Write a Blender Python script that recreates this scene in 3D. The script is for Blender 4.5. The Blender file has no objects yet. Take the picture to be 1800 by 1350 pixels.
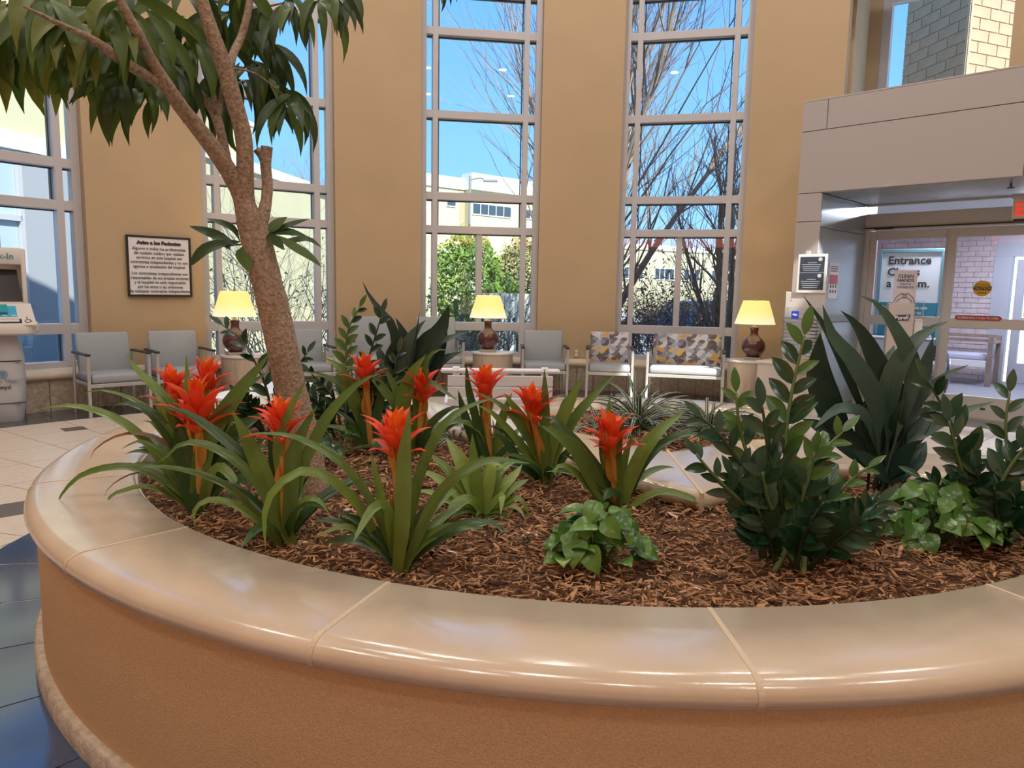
import bpy, bmesh, math, random
from mathutils import Vector, Matrix, noise
R_ = random.Random(7)
PI = math.pi
rad = math.radians
C = bpy.context.scene.collection
SC = bpy.context.scene
V = Vector

# ------------------------------------------------------------------ camera
CAM_H, PITCH, ROLL, FPX = 1.40, rad(7.194), rad(1.066), 1285.8
cd = bpy.data.cameras.new('camera'); cam = bpy.data.objects.new('camera', cd); C.objects.link(cam)
fwd = V((0, math.cos(PITCH), -math.sin(PITCH))); up0 = V((0, math.sin(PITCH), math.cos(PITCH))); r0 = V((1, 0, 0))
cr = r0*math.cos(ROLL)+up0*math.sin(ROLL); cu = -r0*math.sin(ROLL)+up0*math.cos(ROLL)
cam.matrix_world = Matrix(((cr.x, cu.x, -fwd.x, 0), (cr.y, cu.y, -fwd.y, 0), (cr.z, cu.z, -fwd.z, CAM_H), (0, 0, 0, 1)))
cd.sensor_fit = 'HORIZONTAL'; cd.sensor_width = 36; cd.lens = FPX/1800*36; cd.clip_start = .05; cd.clip_end = 500
SC.camera = cam
EYE = V((0, 0, CAM_H))

# ------------------------------------------------------------------ colour management, sky, sun, large lamps
SC.view_settings.view_transform = 'Standard'; SC.view_settings.look = 'None'; SC.view_settings.gamma = 1
SC.view_settings.use_curve_mapping = False; SC.view_settings.exposure = 0.0
SC.cycles.max_bounces = 8; SC.cycles.transparent_max_bounces = 16; SC.cycles.glossy_bounces = 4; SC.cycles.diffuse_bounces = 4
SC.cycles.caustics_reflective = False; SC.cycles.caustics_refractive = False; SC.cycles.sample_clamp_indirect = 6
SC.cycles.use_denoising = True
w = bpy.data.worlds.new('sky'); SC.world = w; w.use_nodes = True
nt = w.node_tree; nt.nodes.clear()
tc = nt.nodes.new('ShaderNodeTexCoord'); sx = nt.nodes.new('ShaderNodeSeparateXYZ'); rp = nt.nodes.new('ShaderNodeValToRGB')
bg = nt.nodes.new('ShaderNodeBackground'); wo = nt.nodes.new('ShaderNodeOutputWorld')
nt.links.new(tc.outputs['Generated'], sx.inputs[0]); nt.links.new(sx.outputs['Z'], rp.inputs[0])
nt.links.new(rp.outputs[0], bg.inputs[0]); nt.links.new(bg.outputs[0], wo.inputs[0])
e = rp.color_ramp.elements
e[0].position = 0.0; e[0].color = (.50, .76, 1.0, 1)
e[1].position = 1.0; e[1].color = (.05, .22, .62, 1)
x = rp.color_ramp.elements.new(.12); x.color = (.25, .57, 1.0, 1)
x = rp.color_ramp.elements.new(.45); x.color = (.12, .36, .92, 1)
bg.inputs[1].default_value = 2.3
SUN_D = V((-1.7, 2.7, -3.19)).normalized()
sl = bpy.data.lights.new('sun', 'SUN'); sl.energy = 13.5; sl.angle = rad(.6); sl.color = (1, .97, .88)
so = bpy.data.objects.new('sun', sl); C.objects.link(so); so.rotation_euler = SUN_D.to_track_quat('-Z', 'Y').to_euler(); so.location = (8, -6, 12)
WC = V((.57, 3.05)); WR = 7.55; CEIL = 7.6
def area(name, loc, size, power, col=(1, .86, .70), rot=(0, 0, 0), shape='DISK', spread=180):
    l = bpy.data.lights.new(name, 'AREA'); l.shape = shape; l.size = size; l.energy = power; l.color = col; l.spread = rad(spread)
    o = bpy.data.objects.new(name, l); C.objects.link(o); o.location = loc; o.rotation_euler = rot; return o
LAMP_W = 46   # each ceiling downlight, see the downlight builder

# ------------------------------------------------------------------ helpers
def ray(px, py):
    x = (px-900)/FPX; y = (py-675)/FPX
    return fwd + cr*x - cu*y
def PZ(px, py, z):
    r = ray(px, py); return EYE + r*((z-CAM_H)/r.z)
def PY(px, py, Y):
    r = ray(px, py); return EYE + r*(Y/r.y)
def WP(th, r, z=0.0):
    a = rad(th); return V((WC.x+r*math.sin(a), WC.y+r*math.cos(a), z))

MATS = {}
def mat(name, col, rough=.5, spec=.5, metal=0, var=0.0, vscale=8.0, bump=0.0, bscale=60.0, emit=None, estr=0, detail=4, coat=0, col2=None, obj=True, sss=0):
    if name in MATS: return MATS[name]
    m = bpy.data.materials.new(name); m.use_nodes = True; n = m.node_tree.nodes; L = m.node_tree.links
    b = n['Principled BSDF']
    b.inputs['Base Color'].default_value = (*col, 1); b.inputs['Roughness'].default_value = rough
    b.inputs['Specular IOR Level'].default_value = spec; b.inputs['Metallic'].default_value = metal
    if coat: b.inputs['Coat Weight'].default_value = coat; b.inputs['Coat Roughness'].default_value = .12
    if emit: b.inputs['Emission Color'].default_value = (*emit, 1); b.inputs['Emission Strength'].default_value = estr
    if var or bump or col2:
        t = n.new('ShaderNodeTexCoord')
        if var or col2:
            z = n.new('ShaderNodeTexNoise'); z.inputs['Scale'].default_value = vscale; z.inputs['Detail'].default_value = detail
            L.new(t.outputs['Object'], z.inputs['Vector'])
            r = n.new('ShaderNodeValToRGB'); r.color_ramp.elements[0].position = .32; r.color_ramp.elements[1].position = .68
            c1 = tuple(max(0, c*(1-var)) for c in col) if not col2 else col; c2 = tuple(min(1, c*(1+var)) for c in col) if not col2 else col2
            r.color_ramp.elements[0].color = (*c1, 1); r.color_ramp.elements[1].color = (*c2, 1)
            L.new(z.outputs['Fac'], r.inputs[0]); L.new(r.outputs[0], b.inputs['Base Color'])
        if bump:
            z = n.new('ShaderNodeTexNoise'); z.inputs['Scale'].default_value = bscale; z.inputs['Detail'].default_value = 3
            L.new(t.outputs['Object'], z.inputs['Vector'])
            bp = n.new('ShaderNodeBump'); bp.inputs['Strength'].default_value = bump; bp.inputs['Distance'].default_value = .01
            L.new(z.outputs['Fac'], bp.inputs['Height']); L.new(bp.outputs[0], b.inputs['Normal'])
    MATS[name] = m; return m

class MB:
    """collects shapes, links them as one mesh object"""
    def __init__(s): s.v = []; s.f = []; s.m = []; s.uv = {}
    def add(s, vs, fs, mi=0):
        k = len(s.v); s.v += [tuple(v) for v in vs]
        for f in fs: s.f.append(tuple(i+k for i in f)); s.m.append(mi)
    def box(s, c, d, M=None, mi=0):
        hx, hy, hz = d[0]/2, d[1]/2, d[2]/2; vs = []
        for z in (-hz, hz):
            for (x, y) in ((-hx, -hy), (hx, -hy), (hx, hy), (-hx, hy)):
                p = V((x, y, z))
                if M is not None: p = M @ p
                vs.append(p+V(c))
        s.add(vs, [(3, 2, 1, 0), (4, 5, 6, 7), (0, 1, 5, 4), (1, 2, 6, 5), (2, 3, 7, 6), (3, 0, 4, 7)], mi)
    def rbox(s, c, d, b=.01, M=None, mi=0):
        """box with bevelled edges"""
        bm = bmesh.new(); bmesh.ops.create_cube(bm, size=1); bmesh.ops.scale(bm, vec=d, verts=bm.verts)
        bmesh.ops.bevel(bm, geom=bm.edges[:], offset=min(b, min(d)*.45), segments=2, affect='EDGES', profile=.5)
        bm.verts.index_update()
        vs = [(M @ v.co if M is not None else v.co)+V(c) for v in bm.verts]
        s.add(vs, [tuple(v.index for v in f.verts) for f in bm.faces], mi); bm.free()
    def tube(s, pts, rs, n=8, cap=True, mi=0):
        pts = [V(p) for p in pts]; k = len(pts)
        if not hasattr(rs, '__len__'): rs = [rs]*k
        t0 = (pts[1]-pts[0]).normalized(); a = t0.orthogonal().normalized(); rings = []
        vs = []
        for i, p in enumerate(pts):
            t = (pts[min(i+1, k-1)]-pts[max(i-1, 0)])
            if t.length < 1e-9: t = t0
            t = t.normalized(); a = (a-t*a.dot(t)); a = a.normalized() if a.length > 1e-6 else t.orthogonal().normalized(); b = t.cross(a)
            for j in range(n):
                q = 2*PI*j/n; vs.append(p+(a*math.cos(q)+b*math.sin(q))*rs[i])
        fs = [(i*n+j, i*n+(j+1) % n, (i+1)*n+(j+1) % n, (i+1)*n+j) for i in range(k-1) for j in range(n)]
        if cap: fs += [tuple(range(n-1, -1, -1)), tuple((k-1)*n+j for j in range(n))]
        s.add(vs, fs, mi)
    def lathe(s, prof, c=(0, 0, 0), n=32, mi=0):
        vs = []; k = len(prof)
        for (r, z) in prof:
            for j in range(n): vs.append((c[0]+r*math.cos(2*PI*j/n), c[1]+r*math.sin(2*PI*j/n), c[2]+z))
        fs = [(i*n+j, i*n+(j+1) % n, (i+1)*n+(j+1) % n, (i+1)*n+j) for i in range(k-1) for j in range(n)]
        if prof[0][0] > 1e-4: fs.append(tuple(range(n-1, -1, -1)))
        if prof[-1][0] > 1e-4: fs.append(tuple((k-1)*n+j for j in range(n)))
        s.add(vs, fs, mi)
    def prism(s, poly, z0, z1, mi=0):
        n = len(poly); vs = [(p[0], p[1], z0) for p in poly]+[(p[0], p[1], z1) for p in poly]
        s.add(vs, [tuple(range(n-1, -1, -1)), tuple(range(n, 2*n))]+[(i, (i+1) % n, n+(i+1) % n, n+i) for i in range(n)], mi)
    def sweep(s, frames, prof, closed_prof=True, cap=True, mi=0):
        """frames: (origin, side, up); prof: (a, b) offsets"""
        n = len(prof); vs = [o+sd*a+u*b for (o, sd, u) in frames for (a, b) in prof]
        fs = [(i*n+j, i*n+(j+1) % n, (i+1)*n+(j+1) % n, (i+1)*n+j) for i in range(len(frames)-1) for j in range(n if closed_prof else n-1)]
        if cap and closed_prof: fs += [tuple(range(n-1, -1, -1)), tuple((len(frames)-1)*n+j for j in range(n))]
        s.add(vs, fs, mi)
    def build(s, name, m, parent=None, smooth=False, fix=True, kind=None):
        me = bpy.data.meshes.new(name); org = parent.location.copy() if parent is not None and parent.get('_org') is None else V((0, 0, 0))
        if parent is not None: org = V(parent.get('_wo', (0, 0, 0)))
        me.from_pydata([V(v)-org for v in s.v], [], s.f)
        ms = m if isinstance(m, (list, tuple)) else [m]
        for q in ms: me.materials.append(q)
        if len(ms) > 1: me.polygons.foreach_set('material_index', s.m)
        if fix:
            bm = bmesh.new(); bm.from_mesh(me); bmesh.ops.recalc_face_normals(bm, faces=bm.faces); bm.to_mesh(me); bm.free()
        if smooth:
            me.polygons.foreach_set('use_smooth', [True]*len(me.polygons))
            if smooth != True: me.set_sharp_from_angle(angle=rad(smooth))
        o = bpy.data.objects.new(name, me); C.objects.link(o)
        if parent is not None:
            o.parent = parent; o['_wo'] = tuple(org)
        if kind: o['kind'] = kind
        return o
def tag(o, label=None, cat=None, group=None, kind=None):
    if label: o['label'] = label
    if cat: o['category'] = cat
    if group: o['group'] = group
    if kind: o['kind'] = kind
    return o
def empty(name, loc, label=None, cat=None, group=None, kind=None):
    o = bpy.data.objects.new(name, None); C.objects.link(o); o.location = loc; o['_wo'] = tuple(loc); o.empty_display_size = .1
    return tag(o, label, cat, group, kind)
def loc_part(o, p): return o
def struct(mb, name, m, smooth=False): return tag(mb.build(name, m, smooth=smooth), kind='structure')
def spl(pts, n):
    """catmull-rom resample"""
    pts = [V(p) for p in pts]
    if len(pts) == 2: return [pts[0].lerp(pts[1], i/(n-1)) for i in range(n)]
    q = [pts[0]*2-pts[1]]+pts+[pts[-1]*2-pts[-2]]; L = [0]
    for i in range(len(pts)-1): L.append(L[-1]+(pts[i+1]-pts[i]).length)
    out = []; k = 0
    for i in range(n):
        d = L[-1]*i/(n-1)
        while k < len(pts)-2 and d > L[k+1]: k += 1
        t = (d-L[k])/max(1e-9, L[k+1]-L[k]); p0, p1, p2, p3 = q[k:k+4]
        out.append(.5*((2*p1)+(p2-p0)*t+(2*p0-5*p1+4*p2-p3)*t*t+(3*p1-p0-3*p2+p3)*t**3))
    return out
def Mrot(z): return Matrix.Rotation(z, 3, 'Z')
def text(body, name, size, m, origin, ux, uy, parent=None, align='CENTER', extrude=.001, bold=0.0, ls=1.0, spacing=1.0, sx=1.0):
    c = bpy.data.curves.new(name, 'FONT'); c.body = body; c.size = size; c.align_x = align; c.extrude = extrude; c.offset = bold; c.space_line = ls
    c.space_character = spacing; c.resolution_u = 2
    o = bpy.data.objects.new(name, c); dg = bpy.context.evaluated_depsgraph_get()
    C.objects.link(o); dg.update(); me = bpy.data.meshes.new_from_object(o.evaluated_get(dg)); C.objects.unlink(o); bpy.data.objects.remove(o)
    uz = ux.cross(uy); org = V(parent.get('_wo', (0, 0, 0))) if parent is not None else V((0, 0, 0))
    for v in me.vertices: v.co = V(origin)+ux*(v.co.x*sx)+uy*v.co.y+uz*v.co.z-org
    me.materials.clear(); me.materials.append(m)
    ob = bpy.data.objects.new(name, me); C.objects.link(ob)
    if parent is not None: ob.parent = parent; ob['_wo'] = tuple(org)
    return ob

# ------------------------------------------------------------------ materials
M_wall = mat('tan_paint', (.48, .355, .222), .75, .3, var=.03, vscale=1.5, bump=.05, bscale=120)
M_frame = mat('window_metal', (.50, .49, .52), .45, .5)
M_white = mat('white_paint', (.8, .79, .78), .5)
M_ceil = mat('ceiling_paint', (.82, .76, .70), .8)
M_ledge = mat('ledge_stone', (.68, .58, .46), .55, var=.06, vscale=6, bump=.08, bscale=60)
M_agg = mat('aggregate', (.40, .345, .265), .85, col2=(.62, .54, .44), vscale=28, bump=.5, bscale=70)
M_tile = mat('tile_light', (.66, .57, .48), .32, .4, var=.07, vscale=22)
M_dark = mat('tile_dark', (.050, .085, .17), .11, .9, var=.05, vscale=14)
M_dark2 = mat('tile_dark_grey', (.075, .085, .09), .15, .6, var=.06, vscale=14)
M_grout = mat('grout', (.30, .26, .22), .8)
M_portal = mat('portal_panel', (.44, .405, .40), .42, .45)
M_portal2 = mat('portal_panel_satin', (.40, .45, .46), .22, .6, metal=.35)
M_door = mat('door_bronze', (.64, .62, .57), .4, .5)
M_black = mat('black_plastic', (.02, .02, .022), .4)
def glass_mat(name, tint=(1, 1, 1), ior=1.72):
    m = bpy.data.materials.new(name); m.use_nodes = True; n = m.node_tree.nodes; L = m.node_tree.links; n.clear()
    o = n.new('ShaderNodeOutputMaterial'); mx = n.new('ShaderNodeMixShader'); f = n.new('ShaderNodeFresnel'); f.inputs[0].default_value = ior
    t = n.new('ShaderNodeBsdfTransparent'); t.inputs[0].default_value = (*tint, 1); g = n.new('ShaderNodeBsdfGlossy'); g.inputs['Roughness'].default_value = 0.0
    L.new(f.outputs[0], mx.inputs[0]); L.new(t.outputs[0], mx.inputs[1]); L.new(g.outputs[0], mx.inputs[2]); L.new(mx.outputs[0], o.inputs[0]); return m
M_glass = glass_mat('window_glass', (.60, .645, .66))
M_dglass = glass_mat('door_glass', (.95, .98, 1), 1.5)
M_acryl = glass_mat('clear_acrylic', (.95, .97, .98), 1.5)
n_a = M_acryl.node_tree.nodes; lw_ = n_a.new('ShaderNodeLayerWeight'); lw_.inputs[0].default_value = .25; pw_ = n_a.new('ShaderNodeMath'); pw_.operation = 'MULTIPLY_ADD'; pw_.inputs[1].default_value = .45; pw_.inputs[2].default_value = .04
M_acryl.node_tree.links.new(lw_.outputs['Facing'], pw_.inputs[0]); M_acryl.node_tree.links.new(pw_.outputs[0], [q for q in n_a if q.type == 'MIX_SHADER'][0].inputs[0])

# ------------------------------------------------------------------ floor of single tiles
PC = V((.426, 4.028)); RIM_O, RIM_I = 2.58, 2.253
fl = empty('floor', (0, 0, 0), kind='structure')
sub = MB(); sub.prism([WP(a, WR+.5)[:2] for a in range(0, 360, 6)], -.12, -.012); sub.build('screed', M_grout, fl)
def wedge(t0, t1, a, b, c, name, m, gap=.0035, rc=None):
    mb = MB(); g0 = math.degrees(gap/max(a, .3)); q = []
    k = 3
    for i in range(k): q.append(WP(t0+g0+(t1-t0-2*g0)*i/(k-1), a+gap))
    for i in range(k-1, -1, -1): q.append(WP(t0+g0+(t1-t0-2*g0)*i/(k-1), b-gap))
    mb.prism([p[:2] for p in q], -.014, c); return mb.build(name, m, fl)
rest_l, rest_d = MB(), MB()
def rest(mb, t0, t1, a, b, gap=.0035):
    g0 = math.degrees(gap/max(a, .3)); mb.prism([WP(t0+g0, a+gap)[:2], WP(t1-g0, a+gap)[:2], WP(t1-g0, b-gap)[:2], WP(t0+g0, b-gap)[:2]], -.014, 0)
rings = [.25, .75, 1.25, 1.75, 2.25, 2.8, 3.36, 3.92, 4.48, 5.04, 5.6, 6.16, 6.74, 7.14, 7.56]
for k in range(len(rings)-1):
    a, b = rings[k], rings[k+1]; step = 5 if a > 3 else 10
    for t in range(0, 360, step):
        th = t if t <= 180 else t-360; mid = WP(th+step/2, (a+b)/2); d = (mid.xy-PC).length
        if d < 2.3: continue
        dark = a > 6.7 or (mid.y < 3.2 and d < 4.0 and a < 3.3)
        vis = (-70 <= th <= 25 and a > 3.3 and mid.y > 2) or (25 < th < 45 and a > 5) or (-90 <= th < -30 and a >= 1.7 and mid.x < -1.1)
        if vis: wedge(th, th+step, a, b, 0.0, 'floor_tile', (M_dark2 if a > 6.7 else M_dark) if dark else M_tile)
        else: rest(rest_d if dark else rest_l, th, th+step, a, b)
o = rest_l.build('light_tiling', M_tile, fl); o['kind'] = 'stuff'
o = rest_d.build('dark_tiling', M_dark, fl); o['kind'] = 'stuff'
for k in range(36):
    q = [(PC.x+r_*math.sin(rad(h)), PC.y-r_*math.cos(rad(h))) for (r_, h) in ((2.5, k*10+.1), (2.5, k*10+5), (2.5, k*10+9.9), (3.13, k*10+9.9), (3.13, k*10+5), (3.13, k*10+.1))]
    mb = MB(); mb.prism(q, -.01, .002); mb.build('border_tile', M_dark, fl)
for (px, py, s, ang) in ((130, 754, .14, 0), (4, 898, .22, 0)):
    p = PZ(px, py, 0); mb = MB(); q = []
    for i in range(4): q.append((p.x+s*math.cos(PI/2*i+ang), p.y+s*math.sin(PI/2*i+ang)))
    mb.prism(q, -.01, .0016); mb.build('diamond_inlay', mat('inlay', (.12, .10, .085), .3), fl)

# ------------------------------------------------------------------ rotunda wall, windows
def arcblock(t0, t1, r0_, r1_, z0, z1, name, m, n=None):
    n = n or max(2, int(abs(t1-t0)/2)+1); q = [WP(t0+(t1-t0)*i/n, r0_)[:2] for i in range(n+1)]+[WP(t1-(t1-t0)*i/n, r1_)[:2] for i in range(n+1)]
    mb = MB(); mb.prism(q, z0, z1); return mb.build(name, m, smooth=20)
WIN = [(-58, -45.4), (-35.8, -23.2), (-14.4, -1.7), (6.8, 19.7)]
PIL = [(-79, -58, 'wall_left'), (-45.4, -35.8, 'wall_back_left'), (-23.2, -14.4, 'wall_back'), (-1.7, 6.8, 'wall_back_middle'), (19.7, 28.3, 'wall_back_right')]
for (a, b, nm) in PIL: tag(arcblock(a, b, WR, WR+.42, -.02, CEIL, nm, M_wall), kind='structure')
tag(arcblock(41.5, 60, WR, WR+.42, 2.9, CEIL, 'wall_right_upper', M_wall), kind='structure')
tag(arcblock(60, 101, WR, WR+.42, -.02, CEIL, 'wall_right', M_wall), kind='structure')
tag(arcblock(101, 281, WR, WR+.42, -.02, CEIL, 'wall_front', M_wall), kind='structure')
def clip(poly, ax, lim, keep_less):
    out = []; ins = lambda p: (p[ax] <= lim) == keep_less
    for i in range(len(poly)):
        p, q = poly[i], poly[(i+1) % len(poly)]
        if ins(p): out.append(p)
        if ins(p) != ins(q): t = (lim-p[ax])/(q[ax]-p[ax]); out.append((p[0]+(q[0]-p[0])*t, p[1]+(q[1]-p[1])*t))
    return out
disc_ = [tuple(WP(a, WR+.5)[:2]) for a in range(0, 360, 6)]; HX0, HX1, HY0, HY1 = 5.3, 6.75, 2.35, 3.8   # unseen ceiling opening, added over the right to let the sun patch in
mid_ = clip(clip(disc_, 0, HX0, False), 0, HX1, True); mb = MB()
for pg in (clip(disc_, 0, HX0, True), clip(disc_, 0, HX1, False), clip(mid_, 1, HY0, True), clip(mid_, 1, HY1, False)): mb.prism(pg, CEIL, CEIL+.2)
struct(mb, 'ceiling', M_ceil)
mb = MB(); mb.prism([(3.9, 9.3), (6.5, 12.6), (10.5, 9.8), (7.4, 6.0)], CEIL, CEIL+.2); struct(mb, 'ceiling_recess', M_ceil)
for (a, b) in WIN: tag(arcblock(a, b, WR, WR+.42, 6.62, CEIL, 'wall_back_head', M_wall), kind='structure')

ZB = [.46, .89, 2.26, 2.72, 3.83, 4.93, 5.47, 6.6]
FR = [0, .125, .5, .872, 1]
def bar(mb, p, q, w_, d, up=None):
    """box bar from p to q; w_ across (vertical for transoms), d depth"""
    p, q = V(p), V(q); t = (q-p); L = t.length; t.normalize()
    up = up or (V((0, 0, 1)) if abs(t.z) < .5 else None)
    if up is None: raise ValueError
    s = t.cross(up).normalized(); M = Matrix((t, s, up)).transposed(); mb.box((p+q)/2, (L, d, w_), M)
def window(k, t0, t1):
    root = empty('window_%d' % k, WP((t0+t1)/2, WR+.2, .46), kind='structure')
    rr = WR+.2; T = lambda f: t0+(t1-t0)*f
    def vert(f, z0, z1, wd, dp, nm):
        th = T(f); m_ = MB(); p = WP(th, rr, (z0+z1)/2); m_.rbox(p, (wd, dp, z1-z0), .006, Mrot(-rad(th))); m_.build(nm, M_frame, root)
    inset = math.degrees(.045/rr)/(t1-t0)
    for f in (inset, 1-inset): vert(f, .46, 6.62, .09, .17, 'jamb_frame')
    for f in (.125, .872): vert(f, .46, 6.62, .075, .16, 'mullion')
    vert(.5, .94, 2.21, .085, .15, 'mullion')
    for z in ZB:
        for (f0, f1) in ((0, .125), (.125, .872), (.872, 1)):
            m_ = MB(); wd = .12 if z < 1 else .105
            p, q = WP(T(f0), rr, z), WP(T(f1), rr, z); t = (q-p); L = t.length; a = math.atan2(t.y, t.x)
            m_.rbox((p+q)/2, (L, .15, wd), .006, Mrot(a)); m_.build('transom', M_frame, root)
    for i in range(len(ZB)-1):
        cells = [(0, .125), (.125, .872), (.872, 1)] if i != 1 else [(0, .125), (.125, .5), (.5, .872), (.872, 1)]
        for (f0, f1) in cells:
            m_ = MB(); p, q = WP(T(f0), rr+.045), WP(T(f1), rr+.045); z0, z1 = ZB[i], ZB[i+1]
            m_.add([(p.x, p.y, z0), (q.x, q.y, z0), (q.x, q.y, z1), (p.x, p.y, z1)], [(0, 1, 2, 3)]); m_.build('pane', M_glass, root, fix=False)
            gk = MB(); ga = math.atan2(q.y-p.y, q.x-p.x); zz = z1-.058; mid = (p+q)/2
            gk.box((mid.x, mid.y, zz), ((q-p).length-.05, .05, .012), Mrot(ga))
            for e_ in (.045, .955):
                ee = p.lerp(q, e_); gk.box((ee.x, ee.y, (z0+z1)/2), (.012, .05, z1-z0-.1), Mrot(ga))
            gk.build('gasket', M_black, root)
    return root
for k, (a, b) in enumerate(WIN): window(k+1, a, b)
# ledge and aggregate base
def arcsweep(t0, t1, prof, name, m, n, parent=None):
    mb = MB(); fr = []
    for i in range(n+1):
        th = t0+(t1-t0)*i/n; a = rad(th); fr.append((V((WC.x, WC.y, 0)), V((math.sin(a), math.cos(a), 0)), V((0, 0, 1))))
    mb.sweep(fr, prof); return mb.build(name, m, parent, smooth=50)
led = [(WR-.09, .345), (WR-.13, .36), (WR-.145, .39), (WR-.13, .43), (WR-.09, .445), (WR+.18, .455), (WR+.18, .345)]
tag(arcsweep(-62, 28.2, led, 'trim_1', M_ledge, 60), kind='structure')
bb = empty('baseboard_back', WP(0, WR), kind='structure')
mb = MB(); mb.prism([WP(-62+i*2.25, WR-.055)[:2] for i in range(41)]+[WP(28-i*2.25, WR+.1)[:2] for i in range(41)], -.01, .34); mb.build('backing', M_grout, bb)
a = -62.0
while a < 27.9:
    mb = MB(); b = a+1.85; mb.prism([WP(a+.03, WR-.075)[:2], WP(b-.03, WR-.075)[:2], WP(b-.03, WR-.05)[:2], WP(a+.03, WR-.05)[:2]], 0, .343); mb.build('base_panel', M_agg, bb); a = b

# recess with upper window beside the entrance
n_ = V((.569, .823, 0)); t_ = V((.823, -.569, 0)); E0 = WP(28.3, WR); E1 = E0+n_*1.3
def quadwall(p, q, th, z0, z1, nrm):
    mb = MB(); p, q = V(p), V(q); mb.prism([(p.x, p.y), (q.x, q.y), (q.x+nrm.x*th, q.y+nrm.y*th), (p.x+nrm.x*th, p.y+nrm.y*th)], z0, z1); return mb
struct(quadwall(E0+n_*.42, E1+n_*.3, .3, 2.9, CEIL, -t_), 'wall_recess_side', M_wall)
struct(quadwall(E1, E1+t_*.16, .3, 2.9, CEIL, n_), 'wall_recess_back', M_wall)
struct(quadwall(E1+t_*.16, E1+t_*4.4, .3, 2.9, 3.2, n_), 'wall_recess_low', M_wall)
struct(quadwall(E1+t_*.16, E1+t_*4.4, .3, 6.5, CEIL, n_), 'wall_recess_head', M_wall)
mb = quadwall(E0+t_*.0, E0+t_*4.2, .32, 5.32, 6.1, n_); struct(mb, 'beam', M_portal)
w5 = empty('window_5', E1+t_*1.5+V((0, 0, 2.7)), kind='structure')
ang = math.atan2(t_.y, t_.x)
for s in (.22, 2.18, 3.9):
    mb = MB(); mb.rbox(E1+t_*s+n_*.1+V((0, 0, 4.6)), (.12, .16, 3.6), .006, Mrot(ang)); mb.build('mullion', M_frame, w5)
for z in (3.2, 5.5, 6.45):
    mb = MB(); mb.rbox(E1+t_*2.05+n_*.1+V((0, 0, z)), (3.7, .15, .13), .006, Mrot(ang)); mb.build('transom', M_frame, w5)
for s0, s1 in ((.22, 2.18), (2.18, 3.9)):
    for z0, z1 in ((3.2, 5.5), (5.5, 6.45)):
        mb = MB(); p, q = E1+t_*s0+n_*.13, E1+t_*s1+n_*.13
        mb.add([(p.x, p.y, z0), (q.x, q.y, z0), (q.x, q.y, z1), (p.x, p.y, z1)], [(0, 1, 2, 3)]); mb.build('pane', M_glass, w5, fix=False)

# ------------------------------------------------------------------ entrance portal
PO = V((3.48, 8.52, 0)); pu = V((.716, -.698, 0)); pn = V((-.698, -.716, 0)); pang = math.atan2(pu.y, pu.x)
def PT(u, n, z): return PO+pu*u+pn*n+V((0, 0, z))
def pbox(mb, u0, u1, n0, n1, z0, z1, b=0):
    c = PT((u0+u1)/2, (n0+n1)/2, (z0+z1)/2); d = (abs(u1-u0), abs(n1-n0), abs(z1-z0))
    (mb.rbox(c, d, b, Mrot(pang)) if b else mb.box(c, d, Mrot(pang)))
po = empty('wall_portal', PT(0, 0, 0), kind='structure')
def ppart(name, m, *a, b=0.003):
    mb = MB(); pbox(mb, *a, b=b); return mb.build(name, m, po)
ppart('leg_core', M_portal, -.28, -.022, -1.9, -.022, 0, 3.58, b=0)
ppart('lintel_core', M_portal, -.28, 4.0, -.5, -.022, 2.602, 3.58, b=0)
ppart('lintel_top', M_portal, -.28, 4.0, -1.9, -.5, 3.3, 3.5, b=0)
ppart('right_leg', M_portal, 2.75, 4.0, -1.46, -.022, 0, 2.6, b=0)
for (u0, u1, z0, z1) in ((-.28, -.004, 3.28, 3.6), (.004, 1.9, 3.28, 3.6), (1.908, 4, 3.28, 3.6), (-.28, 1.9, 2.588, 3.272), (1.908, 4, 2.588, 3.272),
                         (-.28, -.002, 2.268, 2.58), (-.28, -.002, 1.108, 2.26), (-.28, -.002, 0, 1.1), (2.75, 4, 1.1, 2.58), (2.75, 4, 0, 1.09)):
    ppart('panel', M_portal, u0, u1, -.022, 0, z0, z1)
for (z0, z1) in ((2.208, 2.575), (1.108, 2.2), (.06, 1.1)): ppart('jamb_panel', M_portal2, -.022, 0, -1.46, -.024, z0, z1)
ppart('soffit_panel', M_portal2, 0, 2.75, -1.4, -.024, 2.58, 2.6)
ppart('crown_cap', M_portal, -.28, 4.0, -1.9, 0, 3.602, 3.62)

# sliding doors
dn = -1.46
d1 = empty('door_1', PT(.46, dn, 0), kind='structure'); d2 = empty('door_2', PT(1.45, dn, 0), kind='structure')
df = empty('trim_2', PT(1, dn, 2.3), kind='structure')
for a_ in ((-.02, 2.75, dn-.13, dn+.02, 2.26, 2.46), (-.03, .045, dn-.1, dn+.0, 0, 2.26), (-.02, 2.75, dn-.06, dn-.01, 2.56, 2.6)):
    mb = MB(); pbox(mb, *a_, b=.006); mb.build('door_frame', M_door, df)
mb = MB(); pbox(mb, -.02, 2.75, dn+.02, dn+.035, 2.275, 2.29); mb.build('header_groove', M_black, df)
mb = MB(); pbox(mb, .12, .34, dn+.02, dn+.05, 2.262, 2.285, b=.005); mb.build('motion_sensor', M_black, df)
mb = MB(); p, q = PT(0, dn-.03, 0), PT(2.75, dn-.03, 0); mb.add([(p.x, p.y, 2.46), (q.x, q.y, 2.46), (q.x, q.y, 2.58), (p.x, p.y, 2.58)], [(0, 1, 2, 3)]); mb.build('pane', M_dglass, df, fix=False)
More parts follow.
